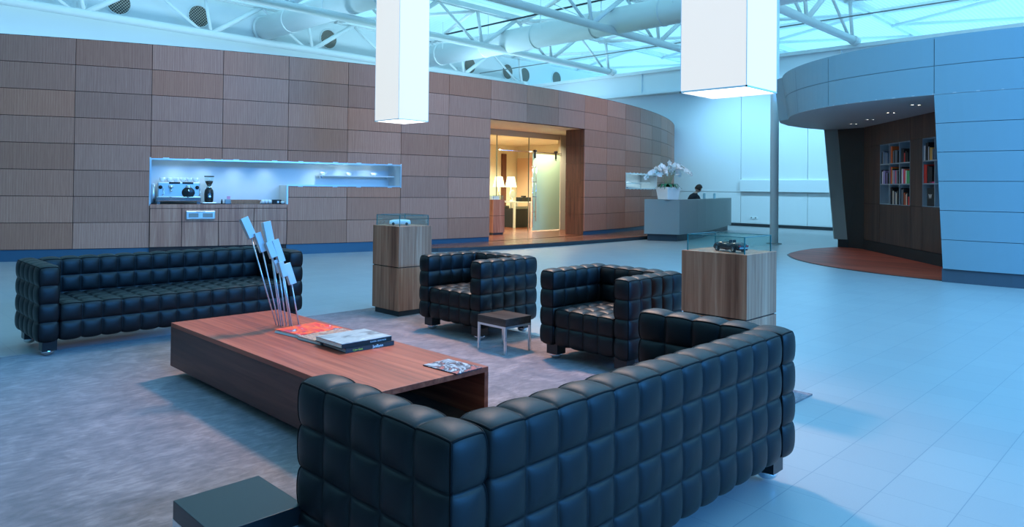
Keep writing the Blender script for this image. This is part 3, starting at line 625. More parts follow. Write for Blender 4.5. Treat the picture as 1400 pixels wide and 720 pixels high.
for i, x in enumerate((-.3, -.17, -.05, .08, .2, .31)):
    c = wthing('coffee_cup', 'white cup stacked on the espresso machine, %s from the left' % ('first', 'second', 'third', 'fourth', 'fifth', 'sixth')[i], 'cup', -8.93 + x, .27, zc + .424, 'cups on the espresso machine')
    mb = MB(); mb.lathe([(.03, 0), (.05, .04), (.055, .085), (.05, .085), (.045, .04), (.0, .01)]); mb.build('bowl', M['ceram'], c, True)
    mb = MB(); mb.tube([(.05, 0, .07), (.075, 0, .06), (.072, 0, .03), (.045, 0, .025)], .006, 8); mb.build('handle', M['ceram'], c, True)
# grinder
t = wthing('coffee_grinder', 'black coffee grinder with a clear bean hopper in the coffee niche', 'coffee grinder', -8.36, .26)
mb = MB(); mb.box((-.13, -.16, 0), (.13, .13, .03)); mb.build('base', M['chrome'], t, bevel=.01)
mb = MB(); mb.lathe([(.07, .03), (.085, .06), (.09, .2), (.08, .27), (.05, .31)]); mb.build('body', M['black'], t, True)
mb = MB(); mb.lathe([(.055, .31), (.065, .325), (.055, .34)]); mb.build('collar', M['chrome'], t, True)
mb = MB(); mb.lathe([(.035, .34), (.08, .43), (.09, .53)]); mb.build('hopper', M['glass'], t, True)
mb = MB(); mb.lathe([(.03, .345), (.07, .42), (.075, .45), (0, .455)]); mb.build('beans', mat('coffee_beans', (.06, .02, .01), .5), t, True)
mb = MB(); mb.lathe([(.093, .53), (.093, .55), (0, .55)]); mb.build('lid', M['blackm'], t)
mb = MB(); mb.box((-.03, -.12, .12), (.03, -.08, .2)); mb.tube([(0, -.12, .14), (0, -.2, .15)], .01); mb.build('doser', M['chrome'], t)
t = wthing('cup_dispenser', 'tall pale cylinder of stacked cups at the far left of the coffee niche', 'cup dispenser', -9.385, .2)
mb = MB(); mb.tube([(0, 0, 0), (0, 0, .36)], .038, 18); mb.build('tube', M['alu'], t, True); mb = MB(); mb.lathe([(.038, .36), (.042, .37), (0, .39)]); mb.build('lid', M['ceram'], t, True)
t = wthing('napkin_holder', 'small pink and grey napkin holder beside the serving tray', 'napkin holder', -8.0, .2)
mb = MB(); mb.box((-.06, -.04, 0), (.06, .04, .09)); mb.build('box', M['shelf'], t, bevel=.006); mb = MB(); mb.box((-.02, -.015, .0901), (.04, .015, .15)); mb.build('napkins', mat('pink_paper', (.8, .35, .5), .8), t)
t = wthing('salt_shaker', 'small black bottle left of the napkin holder', 'bottle', -8.12, .2)
mb = MB(); mb.lathe([(.016, 0), (.016, .06), (.01, .07), (.01, .09), (0, .09)]); mb.build('bottle', M['blackm'], t, True)
t = wthing('serving_tray', 'long light brown wooden tray in the coffee niche', 'tray', -7.66, .26)
mb = MB(); mb.box((-.28, -.14, 0), (.28, .14, .012)); mb.hexa([(-.27, -.14, .01), (.27, -.14, .01), (.27, -.125, .01), (-.27, -.125, .01)], [(-.3, -.16, .08), (.3, -.16, .08), (.3, -.15, .08), (-.3, -.15, .08)]); mb.box((-.3, .13, .01), (.3, .145, .08)); mb.build('basket', wood('light_wood', (.40, .16, .09), (.55, .25, .15), (.65, .32, .2)), t)
for i, x in enumerate((-7.31, -7.24, -7.17)):
    c = wthing('paper_cup', 'white paper cup right of the serving tray, %s of three' % ('left', 'middle', 'right')[i], 'cup', x, .2, zc, 'paper cups beside the tray')
    mb = MB(); mb.lathe([(.025, 0), (.034, .085), (.031, .085), (.022, .005), (0, .005)]); mb.build('cup', M['ceram'], c, True)
t = wthing('tea_box', 'black tea box with a white label at the right end of the coffee niche', 'box', -7.02, .2)
mb = MB(); mb.box((-.09, -.06, 0), (.08, .06, .085)); mb.build('box', M['blackm'], t, bevel=.004); mb = MB(); mb.box((-.01, -.064, .02), (.03, -.0605, .06)); mb.build('sticker', M['ceram'], t)
t = wthing('sugar_bowl', 'small white sugar bowl beside the black tea box', 'bowl', -6.92, .12)
mb = MB(); mb.lathe([(.03, 0), (.045, .03), (.042, .05), (.038, .05), (.03, .01), (0, .01)]); mb.build('bowl', M['ceram'], t, True)
# glass shelf with bowls in the narrow niche
t = wthing('wall_shelf', 'thin lit white shelf inside the narrow niche right of the coffee niche', 'shelf', -5.2, .40, 1.62)
mb = MB(); mb.box((-.88, -.14, 0), (.88, .14, .02)); mb.build('board', M['ceram'], t)
for x in (-.8, .8): mb = MB(); mb.box((x - .02, .0, -.04), (x + .02, .14, 0)); mb.build('bracket', M['chrome'], t)
for i, s_ in enumerate((-5.95, -5.35, -4.75)):
    c = wthing('white_bowl', 'white bowl on the lit niche shelf, %s of three' % ('left', 'middle', 'right')[i], 'bowl', s_, .38, 1.641, 'bowls on the lit niche shelf')
    mb = MB(); mb.lathe([(.03, 0), (.06, .03), (.08, .065), (.075, .065), (.05, .025), (0, .012)]); mb.build('bowl', M['ceram'], c, True); mb = MB(); mb.lathe([(.035, .0), (.035, .008), (.028, .0085)]); mb.build('foot_ring', M['ceram'], c, True)
t = wthing('wall_shelf', 'thin lit white shelf in the niche behind the orchids', 'shelf', 6.3, .3, 1.62)
mb = MB(); mb.box((-.7, -.14, 0), (1.3, .14, .02)); mb.build('board', M['ceram'], t); mb = MB(); mb.box((-.6, .1, -.04), (1.2, .14, 0)); mb.build('bracket', M['chrome'], t)
t = wthing('niche_object', 'small dark blue tray in the left of the niche behind the orchids', 'tray', 5.1, .2, 1.432)
mb = MB(); mb.lathe([(.12, 0), (.16, .04), (.15, .04), (.11, .01), (0, .01)]); mb.build('dish', mat('dark_blue_glaze', (.02, .08, .2), .3), t, True); mb = MB(); mb.lathe([(.13, .0), (.13, .006), (.1, .007)]); mb.build('foot_ring', M['dark'], t)
# ------------------------------------------------------------------ quilted seating
def quilt(lo, hi, n, A=.023, r=.024):
    lo = [lo[i] + .011 for i in range(3)]; hi = [hi[i] - .011 for i in range(3)]
    T8 = [0, .035, .10, .2, .35, .5, .65, .8, .90, .965]
    def samples(ax):
        out = []
        for k in range(n[ax]):
            for t_ in T8: out.append((k + t_) / n[ax])
        return out + [1.0]
    def c(ax, u):
        f = u * n[ax]; k = min(int(f), n[ax] - 1); t_ = f - k; v = max(0.0, 1 - abs(2 * t_ - 1) ** 2.6) ** .62
        if (k == 0 and t_ < .5) or (k == n[ax] - 1 and t_ > .5): v = max(v, .55)
        return v
    def pos(u):
        p = [lo[i] + (hi[i] - lo[i]) * u[i] for i in range(3)]; q = [min(max(p[i], lo[i] + r), hi[i] - r) for i in range(3)]
        d = Vector([p[i] - q[i] for i in range(3)])
        if d.length < 1e-9: return Vector(p)
        nn = d.normalized(); h = 1.0
        for i in range(3): a = abs(nn[i]) ** 1.5; h *= c(i, u[i]) * (1 - a) + a
        return Vector(q) + nn * (r + A * h)
    mb = MB(); S_ = [samples(i) for i in range(3)]
    for ax in range(3):
        a, b = (ax + 1) % 3, (ax + 2) % 3
        for side in (0, 1):
            vs = []
            for ub in S_[b]:
                for ua in S_[a]:
                    u = [0, 0, 0]; u[ax] = side; u[a] = ua; u[b] = ub; vs.append(pos(u))
            na = len(S_[a]); fs = []
            for j_ in range(len(S_[b]) - 1):
                for i_ in range(na - 1):
                    f = (j_ * na + i_, j_ * na + i_ + 1, (j_ + 1) * na + i_ + 1, (j_ + 1) * na + i_); fs.append(f if side else f[::-1])
            mb.add(vs, fs)
    return mb, pos, S_
def welt(mb, pos, S_, edges):
    # edges: (axis, {other axis: 0/1})
    for ax, fix in edges:
        pts = []
        for q in S_[ax]:
            u = [0, 0, 0]; u[ax] = q
            for k, v in fix.items(): u[k] = v
            pts.append(pos(u))
        mb.tube(pts, .0044, 6)
def weld(o):
    import bmesh
    bm = bmesh.new(); bm.from_mesh(o.data); bmesh.ops.remove_doubles(bm, verts=bm.verts, dist=.0004); bm.to_mesh(o.data); bm.free(); o.data.polygons.foreach_set('use_smooth', [True] * len(o.data.polygons))
def make_seat(name, label, cat, W, D, cols_, group=None):
    t = thing(name, label, cat, (0, 0, 0), 0, group); cw = W / (cols_ + 2); z0, z1 = .125, .735; hw = W / 2
    TOP = lambda: [(0, {1: 0, 2: 1}), (0, {1: 1, 2: 1}), (1, {0: 0, 2: 1}), (1, {0: 1, 2: 1})]
    def blk(nm, lo, hi, n, extra=()):
        mb, pos, S_ = quilt(lo, hi, n); o = mb.build(nm, M['leather'], t); weld(o)
        wb = MB(); welt(wb, pos, S_, TOP() + list(extra)); wb.build('piping', M['piping'], o, True)
    V4 = [(2, {0: a, 1: b}) for a in (0, 1) for b in (0, 1)]
    dep = 5
    blk('armrest', (-hw, -D / 2, z0), (-hw + cw, D / 2, z1), (1, dep, 4), V4)
    blk('armrest', (hw - cw, -D / 2, z0), (hw, D / 2, z1), (1, dep, 4), V4)
    blk('backrest', (-hw + cw, D / 2 - .155, z0), (hw - cw, D / 2, z1), (cols_, 1, 4), [])
    blk('seat', (-hw + cw, -D / 2 + .008, z0), (hw - cw, D / 2 - .155, z0 + .305), (cols_, 4, 2), [])
    for x in (-hw + .10, hw - .10):
        for y in (-D / 2 + .10, D / 2 - .10):
            a = MB(); a.box((x - .055, y - .055, .045), (x + .055, y + .055, .15)); o = a.build('leg', M['black'], t)
            a = MB(); a.ball((x, y, .036), (.052, .052, .036), 20); a.build('ball_foot', M['chrome'], o, True)
    return t
s1 = make_seat('tufted_sofa', 'long black quilted leather sofa in the foreground seen from behind', 'sofa', 2.33, .80, 13)
s1.location = (2.475, 1.392 + .40, .003); s1.rotation_euler = (0, 0, PI)
s2 = make_seat('tufted_sofa', 'long black quilted leather sofa at the left facing the coffee table', 'sofa', 2.42, .80, 13)
s2.location = (2.655, 6.36 + .40, .003)
a1 = make_seat('tufted_armchair', 'black quilted leather armchair beside the far walnut pedestal', 'armchair', .86, .80, 4, 'black quilted armchairs')
bpy.context.view_layer.update()
a2 = copy_tree(a1); a2['label'] = 'black quilted leather armchair between the other armchair and the near walnut pedestal'
a1.location = (4.585 + .40, 4.94, .013); a1.rotation_euler = (0, 0, -PI / 2)
a2.location = (4.575 + .40, 3.378, .013); a2.rotation_euler = (0, 0, -PI / 2)
# rug
mb = MB(); mb.box((-3.2, 1.9, 0), (5.25, 6.63, .012)); tag(mb.build('lounge_rug', M['rug']), 'large mottled taupe rug under the seating group', 'rug')
for o in (s1,): o.location.z = .013
s2.location.z = .013
# coffee table
t = thing('coffee_table', 'long low reddish wood coffee table with an open end on the rug', 'table', (2.5, 4.02, .012))
x0, x1, y0, y1, zt, zb = -.44, .44, -1.2, 1.2, .39, .075; th = .03
mb = MB(); mb.box((x0, y0, zt - th), (x1, y1, zt)); mb.build('tabletop', M['table'], t, bevel=.0015)
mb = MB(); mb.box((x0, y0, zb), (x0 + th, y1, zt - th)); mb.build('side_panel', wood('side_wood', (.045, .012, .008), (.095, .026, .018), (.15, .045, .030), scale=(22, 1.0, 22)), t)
mb = MB(); mb.box((x1 - th, y0, zb), (x1, y1, zt - th)); mb.build('side_panel', M['table'], t)
mb = MB(); mb.box((x0 + th, y0, zb), (x1 - th, y1, zb + th)); mb.build('bottom_panel', M['dwood'], t)
mb = MB(); mb.box((x0 + th, y1 - th, zb + th), (x1 - th, y1, zt - th)); mb.build('end_panel', M['table'], t)
mb = MB(); mb.box((x0 + .12, y0 + .12, 0), (x1 - .12, y1 - .12, zb)); mb.build('plinth', M['blackm'], t)
# side tables
def make_stool(label, top):
    t = thing('side_table', label, 'side table', (0, 0, 0), 0); w_ = .165
    mb = MB(); mb.box((-w_, -w_, .235), (w_, w_, .30)); mb.build('top_slab', top, t, bevel=.002)
    for a in (-1, 1):
        for b in (-1, 1): mb = MB(); mb.box((a * (w_ - .018), b * (w_ - .018), 0), (a * w_, b * w_, .235)); mb.build('leg', M['alu'], t)
    for a in (-1, 1):
        mb = MB(); mb.box((a * (w_ - .018), -w_ + .018, .217), (a * w_, w_ - .018, .235)); mb.build('rail', M['alu'], t)
        mb = MB(); mb.box((-w_ + .018, a * (w_ - .018), .217), (w_ - .018, a * w_, .235)); mb.build('rail', M['alu'], t)
    return t
st = make_stool('small low side table with a dark wood top and steel legs between the armchairs', wood('stool_wood', (.02, .015, .013), (.05, .035, .03), (.09, .065, .055), scale=(30, 2, 30), rough=.35)); st.location = (4.59, 4.215, .0125)
st = make_stool('small square black side table in the left foreground beside the near sofa', M['black']); st.location = (1.165, 2.325, .0125)
# pedestals with glass cases
def pedestal(x, y, z, w_, label, base=.06):
    t = thing('display_pedestal', label, 'pedestal', (x, y, z)); hw = w_ / 2; H = .975
    mb = MB(); mb.box((-hw + .025, -hw + .025, 0), (hw - .025, hw - .025, base)); mb.build('plinth', M['dark'], t)
    mb = MB(); mb.box((-hw, -hw, base), (hw, hw, .525)); mb.build('lower_block', M['ped'], t)
    mb = MB(); mb.box((-hw + .01, -hw + .01, .525), (hw - .01, hw - .01, .535)); mb.build('shadow_gap', M['blackm'], t)
    mb = MB(); mb.box((-hw, -hw, .535), (hw, hw, H)); mb.build('upper_block', M['ped'], t)
    gl = MB(); gw = hw - .03; gh = .115; gt = .004
    gl.box((-gw, -gw, H), (gw, -gw + gt, H + gh)); gl.box((-gw, gw - gt, H), (gw, gw, H + gh)); gl.box((-gw, -gw + gt, H), (-gw + gt, gw - gt, H + gh)); gl.box((gw - gt, -gw + gt, H), (gw, gw - gt, H + gh)); gl.box((-gw, -gw, H + gh), (gw, gw, H + gh + gt))
    gc = gl.build('glass_case', M['glass'], t)
    e = MB(); q = .0032
    for a in (-1, 1):
        for b in (-1, 1): e.box((a * gw - q, b * gw - q, H), (a * gw + q, b * gw + q, H + gh))
        e.box((-gw, a * gw - q, H + gh), (gw, a * gw + q, H + gh + gt + .0005)); e.box((a * gw - q, -gw, H + gh), (a * gw + q, gw, H + gh + gt + .0005))
    e.build('glass_edge', M['gedge'], gc); return t
pedestal(4.815 + .235, 5.975 + .235, .012, .47, 'walnut pedestal with a low glass case at the left, behind the far armchair')
pedestal(4.755 + .24, 2.145 + .24, .012, .48, 'walnut pedestal with a glass case holding a dark model car, near the right')
pedestal(14.42, 13.72, .1, .46, 'walnut pedestal with a glass case standing inside the lit doorway')
# model in left case
t = thing('model_vehicle', 'small white model vehicle in the glass case at the left', 'model vehicle', (5.02, 6.22, .989), 2.5)
def carbody(mb, Lc, Wc, prof, z0=.012, mi=0):
    n = len(prof); vs = []
    for (x, zt_, wf) in prof:
        w_ = Wc / 2 * wf
        for (yy, zz) in ((-.92, z0), (-1, z0 + (zt_ - z0) * .35), (-.97, z0 + (zt_ - z0) * .75), (-.8, zt_), (.8, zt_), (.97, z0 + (zt_ - z0) * .75), (1, z0 + (zt_ - z0) * .35), (.92, z0)): vs.append((x * Lc, yy * w_, zz))
    fs = [(i * 8 + k, i * 8 + (k + 1) % 8, (i + 1) * 8 + (k + 1) % 8, (i + 1) * 8 + k) for i in range(n - 1) for k in range(8)] + [tuple(range(8))[::-1], tuple(range((n - 1) * 8, n * 8))]
    mb.add(vs, fs, mi)
mb = MB(); carbody(mb, .24, .085, [(-.5, .035, .75), (-.47, .055, .95), (-.3, .062, 1), (.0, .064, 1), (.3, .06, 1), (.47, .05, .95), (.5, .03, .75)]); mb.build('body', M['ceram'], t, True, bevel=.002)
for x in (-.075, .075):
    for y in (-.036, .036): mb = MB(); mb.tube([(x, y - .007, .016), (x, y + .007, .016)], .016, 16); mb.build('wheel', M['blackm'], t)
t = thing('model_car', 'small dark open top model car in the glass case near the right', 'model car', (4.93, 2.345, .989), PI * .4); t.scale = (.8, .8, 1.08)
mb = MB(); carbody(mb, .30, .125, [(-.5, .03, .8), (-.48, .05, .92), (-.40, .060, 1), (-.2, .064, 1), (-.12, .056, .98), (.12, .056, .98), (.18, .064, 1), (.40, .056, .98), (.48, .044, .9), (.5, .028, .75)], .014); mb.build('body', mat('dark_car_paint', (.02, .012, .016), .25), t, True)
for x in (-.09, .095):
    for y in (-.058, .058):
        mb = MB(); mb.tube([(x, y - .01, .022), (x, y + .01, .022)], .022, 20); o = mb.build('wheel', M['blackm'], t); mb = MB(); mb.tube([(x, y - .011, .022), (x, y + .011, .022)], .013, 14); mb.build('rim', M['chrome'], o)
mb = MB(); mb.face([(.045, -.05, .056), (.045, .05, .056), (.02, .042, .085), (.02, -.042, .085)]); mb.face([(.047, -.05, .056), (.022, -.042, .085), (.022, .042, .085), (.047, .05, .056)]); mb.build('windscreen', M['glass'], t)
mb = MB(); mb.box((-.035, -.04, .05), (.03, .04, .0585)); mb.build('cockpit', mat('tan_interior', (.25, .15, .1), .6), t)
for y in (-.022, .022): mb = MB(); mb.box((-.032, y - .016, .055), (-.02, y + .016, .078)); mb.build('seat', M['blackm'], t, bevel=.003)
mb = MB(); mb.box((-.153, -.05, .026), (-.148, .05, .034)); mb.box((.146, -.05, .022), (.152, .05, .03)); mb.build('bumper', M['chrome'], t)
for y in (-.045, .045): mb = MB(); mb.box((-.1515, y - .012, .038), (-.147, y + .012, .048)); mb.build('tail_light', mat('red_lens', (.5, .02, .02), .2), t)
# ------------------------------------------------------------------ pendants
def pendant(x, y, w_, z0, z1, label):
    t = thing('pendant_lamp', label, 'pendant lamp', (x, y, z0), 0, 'tall box pendant lamps'); h = z1 - z0; hw = w_ / 2; e = .006
    mb = MB(); mb.box((-hw, -hw, .0), (-hw + e, hw, h)); mb.box((hw - e, -hw, .0), (hw, hw, h)); mb.box((-hw + e, -hw, .0), (hw - e, -hw + e, h)); mb.box((-hw + e, hw - e, .0), (hw - e, hw, h)); mb.build('lamp_shade', M['shade'], t)
    mb = MB(); mb.box((-hw + e, -hw + e, .004), (hw - e, hw - e, .010)); mb.build('diffuser', M['shadeb'], t)
    fr = MB(); q = .006
    for a in (-1, 1):
        fr.box((a * hw - q, -hw - q, -.004), (a * hw + q, hw + q, .012)); fr.box((-hw - q, a * hw - q, -.004), (hw + q, a * hw + q, .012))
        for b in (-1, 1): fr.box((a * hw - q * .5, b * hw - q * .5, 0), (a * hw + q * .5, b * hw + q * .5, h))
    fr.build('frame', mat('pale_frame', (.7, .75, .75), .5), t)
    mb = MB(); mb.tube([(0, 0, h), (0, 0, 8.2 - z0)], .012, 6); mb.build('cord', M['steelw'], t)
    mb = MB(); mb.box((-hw, -hw, h), (hw, hw, h + .01)); mb.build('top_cap', M['white'], t)
pendant(7.9 + .35, 9.87 + .34, .70, 2.62, 5.3, 'tall white box pendant lamp hanging left of centre in front of the wood wall')
pendant(6.53 + .335, 2.96 + .335, .67, 2.4, 4.6, 'tall white box pendant lamp hanging nearer, right of centre')
# ------------------------------------------------------------------ table sculpture
t = thing('table_sculpture', 'sculpture of leaning steel rods topped by pale square blocks on the coffee table', 'sculpture', (2.64, 4.6, .402))
base = Vector(t.location)
rodm = mat('satin_rod', (.62, .68, .72), .3, .6); headm = mat('pale_block', (.50, .56, .59), .45)
rods = [((377.6, 444), (345, 325), (334, 301), 8.5, 1), ((381.5, 445), (360, 344), (352, 321), 7, .9), ((384, 445.5), (371, 341), (364, 307), 8.5, 1.35), ((387, 445), (374, 352), (367, 333), 7, 1), ((391.5, 445), (383, 372), (377, 357), 6, .8),
        ((396.5, 445.5), (385, 358), (376, 331), 7.5, 1), ((399, 445.5), (389, 378), (384, 360), 5.5, .8), ((408.5, 443), (400, 388), (392, 363), 7.5, 1)]
for i, (b, m_, tp, wd, q) in enumerate(rods):
    zb_ = .402; r_ = ray(*b); d = (zb_ - CH) / r_.z; P0 = atd(b[0], b[1], d); dd = d + (-.03 + .02 * (i % 3)); P1 = atd(m_[0], m_[1], dd); P2 = atd(tp[0], tp[1], dd)
    mb = MB(); mb.tube([P0 - base, (P1 + (P2 - P1) * .3) - base], .0052, 8); o = mb.build('rod', rodm, t, True)
    ax = (P2 - P1).normalized(); side = ax.cross(Vector((.68, .73, 0))).normalized(); dp = ax.cross(side).normalized()
    ang = .6; s2_ = side * math.cos(ang) + dp * math.sin(ang); d2_ = dp * math.cos(ang) - side * math.sin(ang); w_ = wd / 187.0 * .62; P2 = P2 + (P2 - P1) * .12
    c0, c1 = P1 - base, P2 - base
    mb = MB(); mb.hexa([c0 + s2_ * a * w_ + d2_ * b_ * w_ for a, b_ in ((-1, -1), (1, -1), (1, 1), (-1, 1))], [c1 + s2_ * a * w_ + d2_ * b_ * w_ for a, b_ in ((-1, -1), (1, -1), (1, 1), (-1, 1))]); mb.build('block', headm, t, bevel=.002)
# ------------------------------------------------------------------ books on the coffee table
def covermat(name, cols_, sc=9, dist=2.5, st=(1, 1, 1)):
    m = mat(name, cols_[0], .3); n = noise(m, mapping(m, texco(m), st), sc, 3, .6, dist); k = len(cols_)
    r = ramp(m, n.outputs[0], [(.34 + .32 * i / (k - 1), c) for i, c in enumerate(cols_)]); lk(m, r.outputs[0], bsdf(m).inputs['Base Color']); return m
def tbook(name, label, cx, cy, w_, l_, h, z, rz, cover, spine=None, pages=pagem):
    t = thing(name, label, 'magazine' if name == 'magazine' else 'book', (cx, cy, z), rz)
    c = MB(); c.box((-w_ / 2, -l_ / 2, h - .003), (w_ / 2, l_ / 2, h)); c.build('front_cover', cover, t)
    c = MB(); c.box((-w_ / 2, -l_ / 2, 0), (w_ / 2, l_ / 2, .003)); c.box((-w_ / 2, -l_ / 2, .003), (w_ / 2, -l_ / 2 + .003, h - .003)); c.build('back_cover', spine or cover, t)
    p = MB(); p.box((-w_ / 2 + .004, -l_ / 2 + .003, .003), (w_ / 2 - .004, l_ / 2 - .004, h - .003)); p.build('pages', pages, t); return t
zt = .4025
redc = covermat('red_flower_cover', [(.55, .60, .62), (.62, .008, .02), (.70, .012, .03), (.80, .16, .02), (.55, .01, .03), (.12, .08, .15), (.6, .62, .65)], 5, 1.2)
mixc = covermat('busy_cover', [(.06, .03, .05), (.45, .22, .08), (.12, .10, .18), (.65, .45, .28), (.22, .05, .02), (.7, .6, .5)], 16, 2.5)
silc = covermat('silver_cover', [(.04, .03, .04), (.18, .22, .24), (.34, .40, .42), (.28, .34, .36), (.50, .56, .58)], 3.5, .8, (1, 2.5, 1))
mulc = covermat('dark_collage_cover', [(.02, .02, .03), (.04, .05, .08), (.45, .5, .55), (.05, .06, .10), (.03, .03, .04), (.55, .12, .10), (.03, .03, .05)], 8, 1.5)
tbook('magazine', 'thick magazine with a bright red floral cover beside the rod sculpture', 2.665, 4.30, .36, .30, .022, zt, .12, redc, mat('pale_spine', (.6, .68, .72), .5))
tbook('magazine', 'magazine with a busy orange and brown cover between the red one and the book pile', 2.67, 4.02, .37, .26, .022, zt, .06, mixc, mat('grey_spine', (.25, .28, .3), .5))
b = tbook('book', 'dark book with white spine lettering, lower of the pile on the coffee table', 2.685, 3.735, .37, .27, .026, zt, -.02, M['blackm'], M['dark'])
text('JanByen', .026, Matrix.Translation((.015, -.1365, .004)) @ Matrix.Rotation(PI / 2, 4, 'X'), M['ceram'], b, .0006)
text('C.Jon Gont', .016, Matrix.Translation((-.135, -.1365, .006)) @ Matrix.Rotation(PI / 2, 4, 'X'), mat('yellow_print', (.7, .75, .08), .5), b, .0006)
b = tbook('book', 'silver covered picture book with a black spine, top of the pile on the coffee table', 2.668, 3.765, .385, .30, .03, zt + .0262, .0, silc, M['blackm'])
text('CLASSIC SELECTION', .014, Matrix.Translation((0.02, -.1512, .009)) @ Matrix.Rotation(PI / 2, 4, 'X'), mat('grey_print', (.5, .55, .6), .5), b, .0006)
tbook('magazine', 'thin dark magazine with a red patch alone at the coffee table end', 2.77, 2.94, .205, .27, .006, zt, .05, mulc, M['dark'])
# ------------------------------------------------------------------ reception desk
dk = thing('reception_desk', 'long grey curved reception desk on a dark recessed plinth by the wood wall', 'reception desk', (17.7, 9.85, 0)); dl = Vector(dk.location)
front = [(17.7, 9.85), (18.3, 9.90), (19.0, 9.99), (19.8, 10.17), (20.8, 10.45), (22.0, 10.82), (23.2, 11.2), (24.4, 11.58)]
def offs(poly, o):
    out = []
    for i, p in enumerate(poly):
        a = Vector(poly[max(i - 1, 0)]); b = Vector(poly[min(i + 1, len(poly) - 1)]); t_ = (b - a).normalized(); out.append((p[0] - t_.y * o, p[1] + t_.x * o))
    return out
inner = offs(front, .28); inner[0] = (18.05, 10.3)
bk = [(17.25, 10.65), (17.72, 10.80)]
outer_poly = [bk[0]] + front + inner[::-1][:-1] + [bk[1]]
def dpart(nm, poly, z0, z1, m_): a = MB(); a.prism([(p[0] - dl.x, p[1] - dl.y) for p in poly], z0, z1); return a.build(nm, m_, dk)
dpart('front_panel', outer_poly, .19, 1.11, M['grey']); dpart('counter_top', outer_poly, 1.11, 1.14, M['grey'])
plf = offs(front, .12); plf[0] = (17.78, 9.97)
pl = [(17.36, 10.62)] + plf + inner[::-1][:-1] + [(17.68, 10.74)]
dpart('plinth', pl, .0, .19, M['dark'])
wt = offs(front, .72)[1:]
dpart('worktop', inner[1:] + wt[::-1], .80, .84, M['grey'])
for p in (wt[1], wt[-2]): a = MB(); a.tube([(p[0] - dl.x, p[1] - dl.y, .1), (p[0] - dl.x, p[1] - dl.y, .8)], .03, 10); a.build('leg', M['alu'], dk, True)
# monitors
def monitor(p, rz, label):
    t = thing('computer_monitor', label, 'monitor', p, rz, 'monitors behind the reception desk')
    mb = MB(); mb.box((-.24, -.02, .10), (.24, .02, .47)); mb.build('housing', mat('pale_blue_plastic', (.45, .68, .78), .4), t, bevel=.01)
    mb = MB(); mb.box((-.22, .02, .12), (.22, .024, .45)); mb.build('screen', mat('monitor_screen', (.02, .05, .08), .2), t)
    mb = MB(); mb.box((-.03, -.03, .02), (.03, .0, .2)); mb.build('neck', M['grey'], t); mb = MB(); mb.box((-.12, -.07, 0), (.12, .07, .02)); mb.build('foot', M['grey'], t)
def ontop(x, y, z, off):   # point on a surface height under a photo column, a little behind the desk front
    r_ = ray(x, 262); best = None; pl_ = offs(front, off); dense = [Vector(a).lerp(Vector(b_), k / 12) for a, b_ in zip(pl_, pl_[1:]) for k in range(13)]
    for i in range(60):
        d = 19 + i * .06; q = Vector((r_.x * d, r_.y * d)); m_ = min((Vector(f) - q).length for f in dense)
        if best is None or m_ < best[0]: best = (m_, q)
    return (best[1].x, best[1].y, z)
m1 = ontop(963, 262, .842, .50); m2 = ontop(977, 262, .842, .50)
monitor(m1, .4, 'pale blue computer monitor nearer the receptionist'); monitor(m2, .4, 'pale blue computer monitor farther right on the reception desk')
# ------------------------------------------------------------------ orchids
po = (17.95, 10.28)
pc = Vector((17.69, 10.19, 1.14))
t = thing('potted_orchids', 'white square pot of tall arching white orchids on the reception desk corner', 'potted plant', pc)
t.rotation_euler = (0, 0, -.3)
mb = MB(); mb.hexa([(-.19, -.19, 0), (.19, -.19, 0), (.19, .19, 0), (-.19, .19, 0)], [(-.235, -.235, .34), (.235, -.235, .34), (.235, .235, .34), (-.235, .235, .34)]); mb.build('pot', M['ceram'], t, bevel=.008)
mb = MB(); mb.box((-.2, -.2, .34), (.2, .2, .348)); mb.build('soil', mat('moss', (.05, .07, .03), .9), t)
leafm = mat('orchid_leaf', (.015, .16, .07), .35); stemm = mat('orchid_stem', (.22, .32, .16), .5); petal = mat('orchid_petal', (.88, .90, .90), .5)
rr = random.Random(3)
for k in range(14):
    a = k * 2.399; ln_ = rr.uniform(.22, .34); mb = MB(); prev = None
    for i in range(6):
        q = i / 5; r_ = .04 + ln_ * q; z = .35 + .12 * math.sin(q * PI * .8) - .14 * q * q * rr.uniform(.6, 1.2); w_ = .045 * math.sin(PI * min(.97, q * .85 + .12)); c_ = Vector((math.cos(a) * r_, math.sin(a) * r_, z)); s_ = Vector((-math.sin(a), math.cos(a), 0)) * w_
        row = [c_ - s_, c_ + Vector((0, 0, -.008)), c_ + s_]
        if prev: mb.face([prev[0], prev[1], row[1], row[0]]); mb.face([prev[1], prev[2], row[2], row[1]])
        prev = row
    mb.build('leaf', leafm, t, True)
